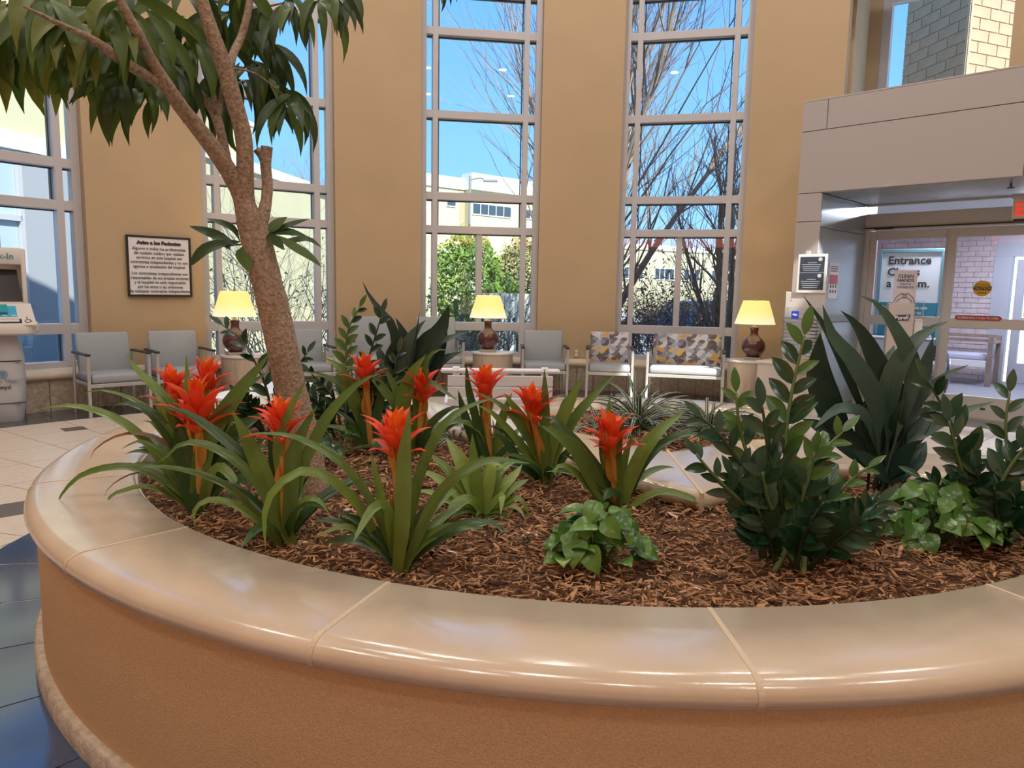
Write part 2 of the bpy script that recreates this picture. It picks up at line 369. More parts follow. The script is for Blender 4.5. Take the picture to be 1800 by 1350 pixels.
def leaf_door(root, u0, u1, n):
    def pp(nm, m, *a, b=.004): mb = MB(); pbox(mb, *a, b=b); return mb.build(nm, m, root)
    s = .085
    pp('stile', M_door, u0, u0+s, n-.045, n, .01, 2.25); pp('stile', M_door, u1-s, u1, n-.045, n, .01, 2.25)
    pp('top_rail', M_door, u0+s, u1-s, n-.045, n, 2.14, 2.25); pp('mid_rail', M_door, u0+s, u1-s, n-.045, n, 1.07, 1.19); pp('bottom_rail', M_door, u0+s, u1-s, n-.045, n, .01, .27)
    for z0, z1 in ((.27, 1.07), (1.19, 2.14)):
        mb = MB(); p, q = PT(u0+s, n-.02, 0), PT(u1-s, n-.02, 0); mb.add([(p.x, p.y, z0), (q.x, q.y, z0), (q.x, q.y, z1), (p.x, p.y, z1)], [(0, 1, 2, 3)]); mb.build('pane', M_dglass, root, fix=False)
leaf_door(d1, .045, 1.0, dn-.05); leaf_door(d2, .96, 1.98, dn+.005)
mb = MB(); pbox(mb, 1.45, 1.5, dn+.002, dn+.012, .12, .14); mb.build('lock', M_black, d2)
leaf_door(empty('door_3', PT(2.4, dn, 0), kind='structure'), 1.98, 2.75, dn-.05)

# ------------------------------------------------------------------ ceiling downlights (their mirror images show in the panes)
M_lamp = mat('lamp_face', (1, 1, 1), emit=(1, .90, .78), estr=14)
dl = None
spots = [WP(a, 5.9) for a in range(0, 360, 30) if a != 90]+[WP(a, 3.2) for a in range(22, 382, 60)]
for i, p in enumerate(spots):
    if dl is None:
        dl = o = empty('ceiling_downlight', (0, 0, 0), 'round recessed ceiling downlight mirrored in the tall window panes', 'light', 'ceiling downlights')
        mb = MB(); mb.lathe([(.10, -.03), (.13, -.03), (.14, -.02), (.14, 0), (.10, 0)], n=20); mb.build('trim_ring', M_white, o, smooth=40)
        mb = MB(); mb.lathe([(.0, -.012), (.10, -.012), (.10, -.002), (0, -.002)], n=20); mb.build('lens', M_lamp, o)
    else:
        o = dl.copy(); C.objects.link(o)
        for ch in dl.children: c = ch.copy(); C.objects.link(c); c.parent = o
    o.location = (p.x, p.y, CEIL)
    area('downlight_lamp', (p.x, p.y, CEIL-.05), .22, LAMP_W, (1, .95, .88))
# orange cove band on the wall behind the camera (seen only mirrored in the window panes)
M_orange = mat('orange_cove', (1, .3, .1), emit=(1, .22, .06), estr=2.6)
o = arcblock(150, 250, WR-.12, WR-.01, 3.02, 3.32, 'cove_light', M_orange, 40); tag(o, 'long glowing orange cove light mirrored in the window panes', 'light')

# ------------------------------------------------------------------ planter
M_cope = mat('coping_stone', (.53, .43, .325), .20, .7, col2=(.62, .515, .40), vscale=3.0, bump=.06, bscale=35, detail=6, coat=.4)
M_stucco = mat('stucco', (.62, .43, .245), .75, .25, var=.10, vscale=160, bump=.35, bscale=220)
M_inner = mat('liner', (.46, .44, .41), .7)
M_joint = mat('joint_mortar', (.60, .49, .36), .6, bump=.3, bscale=90)
pl = empty('planter', (PC.x, PC.y, 0), 'large round stucco planter with a broad tan stone coping, full of bromeliads', 'planter')
def PP(phi, r, z=0): a = rad(phi); return V((PC.x+r*math.sin(a), PC.y-r*math.cos(a), z))
PH0, PH1 = -112, 84
def parc(t0, t1, prof, name, m, n, parent=pl, sm=50):
    mb = MB(); mb.sweep([(V((PC.x, PC.y, 0)), V((math.sin(rad(t0+(t1-t0)*i/n)), -math.cos(rad(t0+(t1-t0)*i/n)), 0)), V((0, 0, 1))) for i in range(n+1)], prof)
    return mb.build(name, m, parent, smooth=sm)
HP = .617
cope = [(RIM_I, HP-.012), (RIM_I+.012, HP), (RIM_O, HP), (RIM_O+.022, HP-.005), (RIM_O+.042, HP-.019), (RIM_O+.05, HP-.039), (RIM_O+.042, HP-.06), (RIM_O+.022, HP-.074), (RIM_O-.02, HP-.078), (RIM_I, HP-.09)]
joints = [PH0]+[-19.3+21.4*k for k in range(-4, 5)]+[PH1]
for i in range(len(joints)-1):
    g = .11; parc(joints[i]+g, joints[i+1]-g, cope, 'coping_stone', M_cope, max(4, int((joints[i+1]-joints[i])/1.2)))
    if i: parc(joints[i]-.16, joints[i]+.16, [(r*1.0+(.002 if k_ in (4, 5, 6) else 0), z+(.0015 if z > HP-.03 else -.001)) for k_, (r, z) in enumerate(cope)], 'mortar_joint', M_joint, 1)
parc(PH0, PH1, [(2.50, .0), (2.595, .0), (2.595, HP-.076), (2.50, HP-.076)], 'stucco_wall', M_stucco, 120)
parc(PH0, PH1, [(2.58, .0), (2.625, .0), (2.625, .06), (2.618, .07), (2.58, .07)], 'base_course', M_agg, 120)
parc(PH0, 72, [(RIM_I-.03, .2), (RIM_I+.02, .2), (RIM_I+.02, HP-.02), (RIM_I-.01, HP-.02)], 'bed_liner', M_inner, 100)
BO = [[(-2.045, 5.029), (-1.696, 5.411), (-1.175, 5.498), (-0.652, 5.220), (-0.217, 4.715), (0.331, 4.124), (0.792, 3.602)], [(0.792, 3.602), (1.000, 3.741), (1.235, 3.932), (1.522, 3.985), (1.827, 3.828), (2.131, 3.689), (2.480, 3.671), (2.784, 3.724), (3.071, 3.750)]]
BI = [[(-1.662, 4.872), (-1.479, 5.063), (-1.175, 5.098), (-0.870, 4.898), (-0.479, 4.367), (0.070, 3.697), (0.766, 2.871)], [(0.766, 2.871), (1.044, 3.097), (1.375, 3.341), (1.653, 3.376), (1.914, 3.289), (2.175, 3.236), (2.393, 3.254), (2.523, 3.289), (2.571, 3.332)]]
secI = [(.05, HP-.09), (-.01, HP-.088), (-.036, HP-.072), (-.05, HP-.045), (-.036, HP-.018), (-.01, HP-.003), (.03, HP)]
def rimrun(O, I, parts, z0=0.0):
    n = parts*8; O = spl([V((*p, 0)) for p in O], n+1); I = spl([V((*p, 0)) for p in I], n+1)
    for k in range(parts):
        mb = MB(); ring = []
        for i in range(k*8, k*8+9):
            d = (O[i]-I[i]).normalized(); e = 0
            if i == k*8 and k: e = .004
            row = [I[i]+d*a+V((0, 0, z)) for (a, z) in secI]+[O[i]-d*a+V((0, 0, z)) for (a, z) in reversed(secI)]
            ring.append(row)
        m_ = len(ring[0]); vs = [p for r in ring for p in r]
        fs = [(i*m_+j, i*m_+(j+1) % m_, (i+1)*m_+(j+1) % m_, (i+1)*m_+j) for i in range(8) for j in range(m_)]+[tuple(range(m_)), tuple(8*m_+j for j in range(m_))]
        mb.add(vs, fs); mb.build('coping_stone', M_cope, pl, smooth=50)
        if k:
            i = k*8; d = (O[i]-I[i]).normalized(); t = (O[i+1]-O[i-1]).normalized()
            mb = MB(); c = (O[i]+I[i])/2; mb.box((c.x, c.y, HP-.035), ((O[i]-I[i]).length+.09, .014, .073), Mrot(math.atan2(d.y, d.x))); mb.build('mortar_joint', M_joint, pl)
    # wall below
    mb = MB(); vs = []
    for i in range(n+1):
        d = (O[i]-I[i]).normalized(); a, b = I[i]+d*.07, O[i]-d*.08
        vs += [(a.x, a.y, 0), (b.x, b.y, 0), (b.x, b.y, HP-.088), (a.x, a.y, HP-.088)]
    fs = [(i*4+j, i*4+(j+1) % 4, (i+1)*4+(j+1) % 4, (i+1)*4+j) for i in range(n) for j in range(4)]+[(3, 2, 1, 0), (n*4, n*4+1, n*4+2, n*4+3)]
    mb.add(vs, fs); mb.build('stucco_wall', M_stucco, pl, smooth=40)
rimrun(BO[0], BI[0], 5); rimrun(BO[1], BI[1], 4)
mb = MB(); mb.prism([(2.58, 3.40), (2.665, 3.80), (3.0, 3.775), (3.03, 3.72), (2.75, 3.60)], HP-.086, HP-.001); mb.build('coping_stone', M_cope, pl)
p, q = V((.792, 3.602, 0)), V((.766, 2.871, 0)); mb = MB(); d = q-p
mb.box(((p+q)/2)+V((0, 0, HP-.034)), (d.length+.085, .014, .074), Mrot(math.atan2(d.y, d.x))); mb.build('mortar_joint', M_joint, pl)

SPC, SPR = V((.957, 4.437)), 1.13
sp = empty('rear_planter', (SPC.x, SPC.y, 0), 'smaller curved planter bed of striped spider plants behind the notched rim', 'planter')
def sarc(t0, t1, prof, name, m, n):
    mb = MB(); mb.sweep([(V((SPC.x, SPC.y, 0)), V((math.cos(rad(t0+(t1-t0)*i/n)), math.sin(rad(t0+(t1-t0)*i/n)), 0)), V((0, 0, 1))) for i in range(n+1)], prof)
    return mb.build(name, m, sp, smooth=50)
sco = [(.85, HP-.09), (.83, HP-.08), (.81, HP-.045), (.83, HP-.01), (.86, HP), (1.10, HP), (1.13, HP-.01), (1.15, HP-.045), (1.13, HP-.08), (1.10, HP-.09)]
for k in range(6): sarc(-24+k*32.2+.2, -24+(k+1)*32.2-.2, sco, 'coping_stone', M_cope, 10)
sarc(-24, 169, [(.90, 0), (1.06, 0), (1.06, HP-.088), (.90, HP-.088)], 'stucco_wall', M_stucco, 60)

# ------------------------------------------------------------------ mulch
def inside(p, poly):
    c = False; n = len(poly); j = n-1
    for i in range(n):
        a, b = poly[i], poly[j]
        if (a[1] > p[1]) != (b[1] > p[1]) and p[0] < (b[0]-a[0])*(p[1]-a[1])/(b[1]-a[1])+a[0]: c = not c
        j = i
    return c
bed = [PP(PH0+(72-PH0)*i/70, RIM_I+.005)[:2] for i in range(71)]
bed += [tuple(p[:2]) for p in reversed(spl([V((*p, 0)) for p in BI[1]], 20))]+[tuple(p[:2]) for p in reversed(spl([V((*p, 0)) for p in BI[0]], 30))]
bedg = []
cx_, cy_ = sum(p[0] for p in bed)/len(bed), sum(p[1] for p in bed)/len(bed)
def mz(x, y):
    return .54+.03*noise.noise(V((x*1.3, y*1.3, 3)))+.018*noise.noise(V((x*5, y*5, 1)))+.02*max(0, 1-abs(math.hypot(x-PC.x, y-PC.y)-1.5)/.8)
M_soil = mat('bark_soil', (.06, .028, .014), .95, .2, col2=(.20, .10, .05), vscale=45, bump=.8, bscale=90)
def bedmesh(poly, name, parent, zf, grow):
    cx = sum(p[0] for p in poly)/len(poly); cy = sum(p[1] for p in poly)/len(poly)
    bm = bmesh.new(); vs = [bm.verts.new((p[0], p[1], 0)) for p in poly]; f = bm.faces.new(vs)
    bmesh.ops.triangulate(bm, faces=[f])
    for _ in range(5):
        es = [e_ for e_ in bm.edges if e_.calc_length() > .11]
        if not es: break
        bmesh.ops.subdivide_edges(bm, edges=es, cuts=1); bmesh.ops.triangulate(bm, faces=bm.faces[:])
    for v in bm.verts: v.co.z = zf(v.co.x, v.co.y)
    mb = MB(); bm.verts.index_update(); mb.add([v.co.copy() for v in bm.verts], [tuple(v.index for v in f.verts) for f in bm.faces]); bm.free()
    return mb.build(name, M_soil, parent, smooth=True)
def chips(name, n, pick, zf, smin, smax):
    mb = MB(); vals = []; rr = random.Random(5); vs, fs = [], []
    for i in range(n):
        x, y, sc = pick(rr)
        L = rr.uniform(smin, smax)*sc*(1 if rr.random() < .88 else 1.7); wd = L*rr.uniform(.10, .28); th = wd*rr.uniform(.2, .5); a = rr.uniform(0, 2*PI); tilt = rr.gauss(0, .22); roll = rr.gauss(0, .4)
        M = Mrot(a) @ Matrix.Rotation(tilt, 3, 'Y') @ Matrix.Rotation(roll, 3, 'X'); c = V((x, y, zf(x, y)+rr.uniform(.0, .016)))
        b0 = len(vs); k = rr.uniform(.3, .9); k2 = rr.uniform(.3, .9)
        for (px, py, pz) in ((-.5, -.5*k, -.5), (.5, -.5*k2, -.5), (.5, .5*k2, -.5), (-.5, .5*k, -.5), (-.4, -.4*k, .5), (.42, -.4*k2, .5), (.42, .4*k2, .5), (-.4, .4*k, .5), (0, -.55, 0), (0, .55, 0)):
            vs.append(c+M @ V((px*L, py*wd, pz*th)))
        fs += [tuple(q+b0 for q in f) for f in ((4, 5, 6, 7), (0, 8, 4), (8, 1, 5), (0, 4, 8), (4, 8, 5), (9, 3, 7), (2, 9, 6), (9, 7, 6), (1, 2, 6, 5), (3, 0, 4, 7))][:10]
        vals += [rr.random()]*10
    mb.add(vs, fs); o = mb.build(name, M_chip, None, fix=True)
    at = o.data.attributes.new('tone', 'FLOAT', 'FACE'); at.data.foreach_set('value', vals)
    return o
M_chip = mat('bark_chip', (.3, .15, .08), .8, .25)
n = M_chip.node_tree.nodes; at_ = n.new('ShaderNodeAttribute'); at_.attribute_name = 'tone'; rp_ = n.new('ShaderNodeValToRGB')
for pos, col in ((.0, (.035, .014, .009)), (.40, (.13, .048, .026)), (.68, (.23, .088, .045)), (.90, (.37, .17, .085)), (1, (.55, .31, .16))):
    if pos in (0, 1): e_ = rp_.color_ramp.elements[int(pos)]
    else: e_ = rp_.color_ramp.elements.new(pos)
    e_.color = (*col, 1); e_.position = pos
M_chip.node_tree.links.new(at_.outputs['Fac'], rp_.inputs[0]); M_chip.node_tree.links.new(rp_.outputs[0], n['Principled BSDF'].inputs['Base Color'])
bedmesh(bed, 'soil', pl, lambda x, y: mz(x, y)-.012, .1)
def pick_main(rr):
    while True:
        y = 1.7+3.5*rr.random()**1.7; x = rr.uniform(-1.85, 2.65)
        if inside((x, y), bed): return x, y, .75+.12*y
tag(chips('mulch', 26000, pick_main, mz, .012, .040), 'reddish brown shredded bark mulch covering the planter bed', 'mulch', kind='stuff')
sbed = [(SPC.x+.87*math.cos(rad(a)), SPC.y+.87*math.sin(rad(a))) for a in range(-24, 170, 8)]+[(.365, 4.13), (.792, 3.655), (1.235, 3.985), (1.52, 4.04)]
def smz(x, y): return .555+.02*noise.noise(V((x*2, y*2, 7)))
bedmesh(sbed, 'soil', sp, smz, .1)
def pick_s(rr):
    while True:
        x, y = rr.uniform(0, 2.0), rr.uniform(3.5, 5.4)
        if inside((x, y), sbed): return x, y, 1.2
tag(chips('rear_mulch', 1800, pick_s, smz, .03, .06), 'dark bark mulch under the striped spider plants in the rear bed', 'mulch', kind='stuff')

# ------------------------------------------------------------------ chairs along the wall
M_vinyl = mat('grey_vinyl', (.30, .33, .36), .55, .4, bump=.05, bscale=200)
M_cmetal = mat('chair_metal', (.50, .51, .52), .35, .5, metal=.55)
def pattern_mat():
    m = bpy.data.materials.new('leaf_print_fabric'); m.use_nodes = True; n = m.node_tree.nodes; L = m.node_tree.links; b = n['Principled BSDF']; b.inputs['Roughness'].default_value = .7
    t = n.new('ShaderNodeTexCoord'); mp = n.new('ShaderNodeMapping'); mp.inputs['Scale'].default_value = (7.5, 0, 7.5); L.new(t.outputs['Object'], mp.inputs[0])
    def vm(op, a, bb=None):
        q = n.new('ShaderNodeVectorMath'); q.operation = op; L.new(a, q.inputs[0])
        if bb is not None:
            if isinstance(bb, tuple): q.inputs[1].default_value = bb
            else: L.new(bb, q.inputs[1])
        return q
    def lt(a, v):
        q = n.new('ShaderNodeMath'); q.operation = 'LESS_THAN'; L.new(a, q.inputs[0]); q.inputs[1].default_value = v; return q.outputs[0]
    def sel(fac, a, bb):
        q = n.new('ShaderNodeMix'); q.data_type = 'VECTOR'; q.factor_mode = 'UNIFORM'; L.new(fac, q.inputs[0]); L.new(a, q.inputs[4]); L.new(bb, q.inputs[5]); return q.outputs[1]
    def lattice(off, salt):
        p = vm('ADD', mp.outputs[0], (off, 0, off)); return vm('FRACTION', p.outputs[0]).outputs[0], vm('ADD', vm('FLOOR', p.outputs[0]).outputs[0], (0, salt, 0)).outputs[0]
    fA, iA = lattice(0, 1.3); fB, iB = lattice(.5, 5.7)
    base_ = n.new('ShaderNodeCombineXYZ'); base_.inputs[1].default_value = 40.4; cur = base_.outputs[0]
    for fr_, id_, ctr, rad_, salt in ((fB, iB, (.5, 0, .5), .42, 0), (fB, iB, (.85, 0, .5), .40, 2.2), (fA, iA, (.5, 0, .5), .47, 0), (fA, iA, (.15, 0, .7), .46, 3.1), (fA, iA, (.5, 0, .95), .36, 7.9)):
        m_ = lt(vm('DISTANCE', fr_, ctr).outputs['Value'], rad_); m2 = lt(vm('DISTANCE', fr_, (.5, 0, .5)).outputs['Value'], .47); mm = n.new('ShaderNodeMath'); mm.operation = 'MULTIPLY'; L.new(m_, mm.inputs[0]); L.new(m2, mm.inputs[1])
        cur = sel(mm.outputs[0], cur, vm('ADD', id_, (0, salt, 0)).outputs[0])
    av = vm('ADD', cur, (.01, .01, .01))
    wn = n.new('ShaderNodeTexWhiteNoise'); wn.noise_dimensions = '3D'; L.new(av.outputs[0], wn.inputs[0])
    r = n.new('ShaderNodeValToRGB'); r.color_ramp.interpolation = 'CONSTANT'; cols = [(.10, .08, .09), (.19, .16, .17), (.33, .35, .42), (.55, .30, .10), (.22, .25, .33), (.62, .42, .10), (.55, .55, .58), (.14, .11, .11), (.42, .40, .42)]
    for i, c_ in enumerate(cols):
        e_ = r.color_ramp.elements[i] if i < 2 else r.color_ramp.elements.new(i/len(cols))
        e_.position = i/len(cols); e_.color = (*c_, 1)
    L.new(wn.outputs['Value'], r.inputs[0]); L.new(r.outputs[0], b.inputs['Base Color']); return m
M_print = pattern_mat()
def make_chair(name, label, W=.60, SH=.45, BT=.87, back=None, group='waiting chairs along the curved wall'):
    o = empty(name, (0, 0, 0), label, 'chair', group); hw = W/2
    for sx in (-1, 1):
        mb = MB(); mb.rbox((sx*hw, -.27, (SH+.20)/2), (.032, .032, SH+.20), .004); mb.build('leg', M_cmetal, o)
        mb = MB(); mb.tube([(sx*hw, .27, .0), (sx*hw, .25, SH*.6), (sx*hw, .22, SH+.2)], .017, 8); mb.build('leg', M_cmetal, o, smooth=40)
        mb = MB(); mb.rbox((sx*hw, -.03, SH+.212), (.05, .53, .024), .008); mb.build('armrest', M_black, o)
        mb = MB(); mb.rbox((sx*hw, -.02, SH-.10), (.024, .48, .03), .004); mb.build('side_rail', M_cmetal, o)
    mb = MB(); mb.rbox((0, -.265, SH-.115), (W-.03, .028, .04), .004); mb.build('front_rail', M_cmetal, o)
    mb = MB(); mb.rbox((0, -.03, SH-.045), (W-.05, .50, .10), .03); mb.build('seat', M_vinyl, o, smooth=60)
    Mx = Matrix.Rotation(-rad(11), 3, 'X'); h = BT-SH+.02
    mb = MB(); mb.rbox((0, .235, SH-.02+h/2), (W-.06, .06, h), .022, Mx); mb.build('backrest', back or M_vinyl, o, smooth=60)
    mb = MB(); mb.rbox((0, .275, SH-.02+h/2), (W-.12, .02, h*.86), .006, Mx); mb.build('back_shell', M_black, o)
    return o
def dup(root, loc, rz, label=None):
    r = root.copy(); C.objects.link(r); r.location = loc; r.rotation_euler = (0, 0, rz)
    if label: r['label'] = label
    for ch in root.children:
        c = ch.copy(); C.objects.link(c); c.parent = r
        for g in ch.children: d = g.copy(); C.objects.link(d); d.parent = c
    return r
def th_at(px, r, z=.5):
    lo, hi = -75, 60
    for _ in range(40):
        m_ = (lo+hi)/2; p = WP(m_, r, z)-EYE; xx = p.dot(cr)/p.dot(fwd)*FPX+900
        if xx < px: lo = m_
        else: hi = m_
    return (lo+hi)/2
gc = make_chair('waiting_chair', 'grey vinyl waiting chair with black arms nearest the check-in kiosk')
ch_r = 6.98
def put(o, px, r=ch_r, dz=0, extra=0):
    t = th_at(px, r, .45); p = WP(t, r); o.location = (p.x, p.y, dz); o.rotation_euler = (0, 0, -rad(t)+extra); return o
put(gc, 196)
put(dup(gc, (0, 0, 0), 0, 'grey vinyl waiting chair under the framed Spanish notice'), 316)
put(dup(gc, (0, 0, 0), 0, 'grey vinyl waiting chair half hidden behind the tree trunk'), 537)
put(dup(gc, (0, 0, 0), 0, 'grey vinyl waiting chair beside the wall outlet, next to the middle lamp table'), 956)
hc = make_chair('high_chair', 'tall-backed grey chair behind the dark leaves, against the tan pillar', .60, .53, 1.04)
put(hc, 657); put(dup(hc, (0, 0, 0), 0, 'tall-backed grey chair under the window, just left of the middle lamp'), 770)
pc_ = make_chair('print_chair', 'single chair with leaf print back beside the wall outlet', .60, .45, .87, M_print); put(pc_, 1071)
wc = make_chair('wide_print_chair', 'extra wide sunlit chair with leaf print back below the window', .97, .45, .87, M_print); put(wc, 1205, 6.98)

# ------------------------------------------------------------------ lamp tables and lamps
def wood_mat(name, c1, c2, sc):
    m = mat(name, c1, .5, .4); n = m.node_tree.nodes; L = m.node_tree.links; t = n.new('ShaderNodeTexCoord'); mp = n.new('ShaderNodeMapping'); mp.inputs['Scale'].default_value = sc
    z = n.new('ShaderNodeTexNoise'); z.inputs['Scale'].default_value = 6; z.inputs['Detail'].default_value = 5; r = n.new('ShaderNodeValToRGB'); r.color_ramp.elements[0].position = .35; r.color_ramp.elements[1].position = .65
    r.color_ramp.elements[0].color = (*c1, 1); r.color_ramp.elements[1].color = (*c2, 1)
    L.new(t.outputs['Object'], mp.inputs[0]); L.new(mp.outputs[0], z.inputs[0]); L.new(z.outputs['Fac'], r.inputs[0]); L.new(r.outputs[0], n['Principled BSDF'].inputs['Base Color']); return m
M_ash = wood_mat('ash_laminate', (.42, .34, .27), (.54, .46, .38), (7, 7, .5))
M_top = mat('white_solid_surface', (.72, .70, .67), .3)
M_vase = mat('oxblood_glaze', (.075, .015, .014), .08, .6, coat=.6)
M_brass = mat('brass', (.5, .36, .15), .3, metal=.9)
M_walnut = mat('lamp_plinth', (.40, .33, .27), .5)
def shade_mat():
    m = mat('lit_lampshade', (.35, .30, .18), .8); n = m.node_tree.nodes; L = m.node_tree.links; b = n['Principled BSDF']
    t = n.new('ShaderNodeTexCoord'); s_ = n.new('ShaderNodeSeparateXYZ'); L.new(t.outputs['Generated'], s_.inputs[0]); r = n.new('ShaderNodeValToRGB')
    r.color_ramp.elements[0].color = (1, .86, .55, 1); r.color_ramp.elements[1].color = (1, .80, .22, 1); r.color_ramp.elements[0].position = .05; r.color_ramp.elements[1].position = .5
    L.new(s_.outputs['Z'], r.inputs[0]); L.new(r.outputs[0], b.inputs['Emission Color']); b.inputs['Emission Strength'].default_value = .92; return m
M_shade = shade_mat()
tb = empty('lamp_table', (0, 0, 0), 'round drum lamp table standing beside the tree trunk', 'table', 'drum lamp tables')
mb = MB(); mb.lathe([(.272, .075), (.275, .08), (.275, .545), (.27, .55)], n=40); mb.build('drum', M_ash, tb, smooth=40)
mb = MB(); mb.lathe([(.255, 0), (.262, .005), (.262, .07), (.255, .075)], n=40); mb.build('plinth', mat('plinth_metal', (.33, .33, .33), .35, metal=.6), tb, smooth=40)
mb = MB(); mb.lathe([(.275, .55), (.287, .552), (.29, .562), (.287, .575), (.275, .577)], n=40); mb.build('table_top', M_top, tb, smooth=40)
lp = empty('table_lamp', (0, 0, 0), 'lit table lamp with oxblood vase base beside the tree trunk', 'lamp', 'lit vase lamps')
mb = MB(); mb.rbox((0, 0, .018), (.21, .21, .036), .004); mb.build('plinth', M_walnut, lp)
mb = MB(); mb.lathe([(.075, .036), (.08, .045), (.115, .08), (.142, .13), (.15, .175), (.142, .22), (.115, .262), (.075, .295), (.052, .325), (.047, .37), (.055, .41), (.062, .42), (.045, .422)], n=36); mb.build('vase', M_vase, lp, smooth=60)
mb = MB(); mb.tube([(0, 0, .42), (0, 0, .53)], .013, 10); mb.lathe([(.03, .42), (.03, .43), (.012, .44)], n=14); mb.build('socket', M_brass, lp, smooth=50)
mb = MB(); mb.lathe([(.255, .465), (.16, .765), (.156, .765), (.251, .465)], n=40); mb.build('lamp_shade', M_shade, lp, smooth=60)
mb = MB(); mb.lathe([(.0, .755), (.012, .76), (.012, .78), (.006, .80), (0, .80)], n=12); mb.tube([(-.157, 0, .757), (.157, 0, .757)], .003, 6); mb.build('finial', M_brass, lp, smooth=50)
LT = [(431, 7.02, 'beside the tree trunk', 415), (866, 7.02, 'in the middle, between two grey chairs', 857), (1317, 6.95, 'next to the entrance portal', 1322)]
for i, (px, r, wh, lpx) in enumerate(LT):
    t = tb if i == 0 else dup(tb, (0, 0, 0), 0, 'round drum lamp table standing '+wh); l = lp if i == 0 else dup(lp, (0, 0, 0), 0, 'lit table lamp with oxblood vase base '+wh)
    put(t, px, r); put(l, lpx, r, .577)
    pl_ = bpy.data.lights.new('lamp_bulb', 'POINT'); pl_.energy = 34; pl_.color = (1, .72, .35); pl_.shadow_soft_size = .05; q = bpy.data.objects.new('lamp_bulb', pl_); C.objects.link(q); q.location = l.location+V((0, 0, .50))
# small white card beside the vase of the nearest lamp, outlet
t = th_at(455, 6.86); p = WP(t, 6.86, .579); mb = MB(); mb.rbox((0, 0, .012), (.13, .09, .022), .002); o = mb.build('tissue_box', M_white); o.location = p; o.rotation_euler = (0, 0, -rad(t)); tag(o, 'small white box lying on the lamp table beside the trunk', 'box')
t = th_at(1013, WR); p = WP(t, WR-.006, .535); ou = empty('wall_outlet', p, 'brushed metal power outlet low on the tan pillar', 'outlet'); Mo = Mrot(-rad(t))
mb = MB(); mb.rbox(p, (.075, .012, .12), .003, Mo); mb.build('cover_plate', mat('outlet_plate', (.52, .42, .30), .4, metal=.3), ou)
for dz in (-.025, .025):
    mb = MB(); mb.rbox(p+Mo @ V((0, -.007, dz)), (.032, .006, .03), .003, Mo); mb.build('socket', M_white, ou)

# ------------------------------------------------------------------ framed notice
t = th_at(280, WR); a_ = rad(t); P0 = WP(t, WR-.03); ux = V((math.cos(a_), -math.sin(a_), 0)); uo = V((math.sin(a_), math.cos(a_), 0)); Mn = Mrot(-a_)
wpx = lambda px, py: (lambda rr: EYE+rr*((P0-EYE).dot(uo)/rr.dot(uo)))(ray(px, py))
tl, tr, bl, br = wpx(223, 413), wpx(334, 421), wpx(226, 519), wpx(335, 521)
W_ = ((tr-tl).length+(br-bl).length)/2; zt, zb_ = (tl.z+tr.z)/2, (bl.z+br.z)/2; cN = (tl+tr+bl+br)/4; cN.z = (zt+zb_)/2; H_ = zt-zb_
nb = empty('framed_notice', cN, 'black framed white notice in Spanish hanging on the tan pillar', 'sign')
mb = MB(); mb.box(cN, (W_-.03, .012, H_-.03), Mn); mb.build('board', mat('notice_paper', (.74, .72, .76), .4), nb)
mb = MB()
for (dx, dz, w_, h_) in ((0, H_/2, W_, .022), (0, -H_/2, W_, .022), (W_/2, 0, .022, H_+.02), (-W_/2, 0, .022, H_+.02)): mb.rbox(cN+ux*dx+V((0, 0, dz)), (w_, .03, h_), .003, Mn)
mb.build('frame', M_black, nb)
M_ink = mat('ink', (.03, .03, .035), .6)
lines = ['Algunos o todos los profesionales', 'del cuidado médico que realizan', 'servicios en este hospital son', 'contratistas independientes y no son', 'agentes o empleados del hospital.', None, 'Los contratistas independientes son', 'responsables de sus propias acciones', 'y el hospital no será responsable', 'por los actos o las omisiones', 'de cualquier contratista independiente.']
z = zt-H_*.13; org = cN-uo*.009
def P_at(z): q = org.copy(); q.z = z; return q
text('Aviso a los Pacientes', 'title_lettering', H_*.083, M_ink, P_at(z), ux, V((0, 0, 1)), nb, bold=.004)
z -= H_*.095
for ln in lines:
    if ln is None: z -= H_*.04; continue
    text(ln, 'lettering', H_*.074, M_ink, P_at(z), ux, V((0, 0, 1)), nb, bold=.0002, sx=.84); z -= H_*.0755

# ------------------------------------------------------------------ check-in kiosk
K0 = PZ(14, 742, 0)+V((-.10, .12, 0)); kd = V((.56, -.83, 0)).normalized(); kx = V((-kd.y, kd.x, 0)); kang = math.atan2(kx.y, kx.x); MK = Mrot(kang)
def KP(x, d, z): return K0+kx*x+kd*d+V((0, 0, z))
ki = empty('check_in_kiosk', K0, 'pale grey self-service check-in kiosk beside the corner window', 'kiosk')
M_kb = mat('kiosk_grey', (.46, .47, .52), .4); M_kw = mat('kiosk_ivory', (.66, .62, .60), .4); M_teal = mat('teal', (.02, .30, .36), .4); M_cyan = mat('cyan_panel', (.05, .38, .60), .35)
def kprof(rows, name, m, n=20, sm=40, pw=2.6):
    """stack of rounded outlines: (z, half width, front, back)"""
    mb = MB(); vs = []
    for (z, hw, fr, bk) in rows:
        for j in range(n):
            q = 2*PI*j/n; cx, sy = math.cos(q), math.sin(q); e_ = 2/pw
            x = hw*math.copysign(abs(cx)**e_, cx); y = math.copysign(abs(sy)**e_, sy); vs.append(KP(x, y*(fr if y > 0 else bk), z))
    k = len(rows); fs = [(i*n+j, i*n+(j+1) % n, (i+1)*n+(j+1) % n, (i+1)*n+j) for i in range(k-1) for j in range(n)]+[tuple(range(n-1, -1, -1)), tuple((k-1)*n+j for j in range(n))]
    mb.add(vs, fs); return mb.build(name, m, ki, smooth=sm)
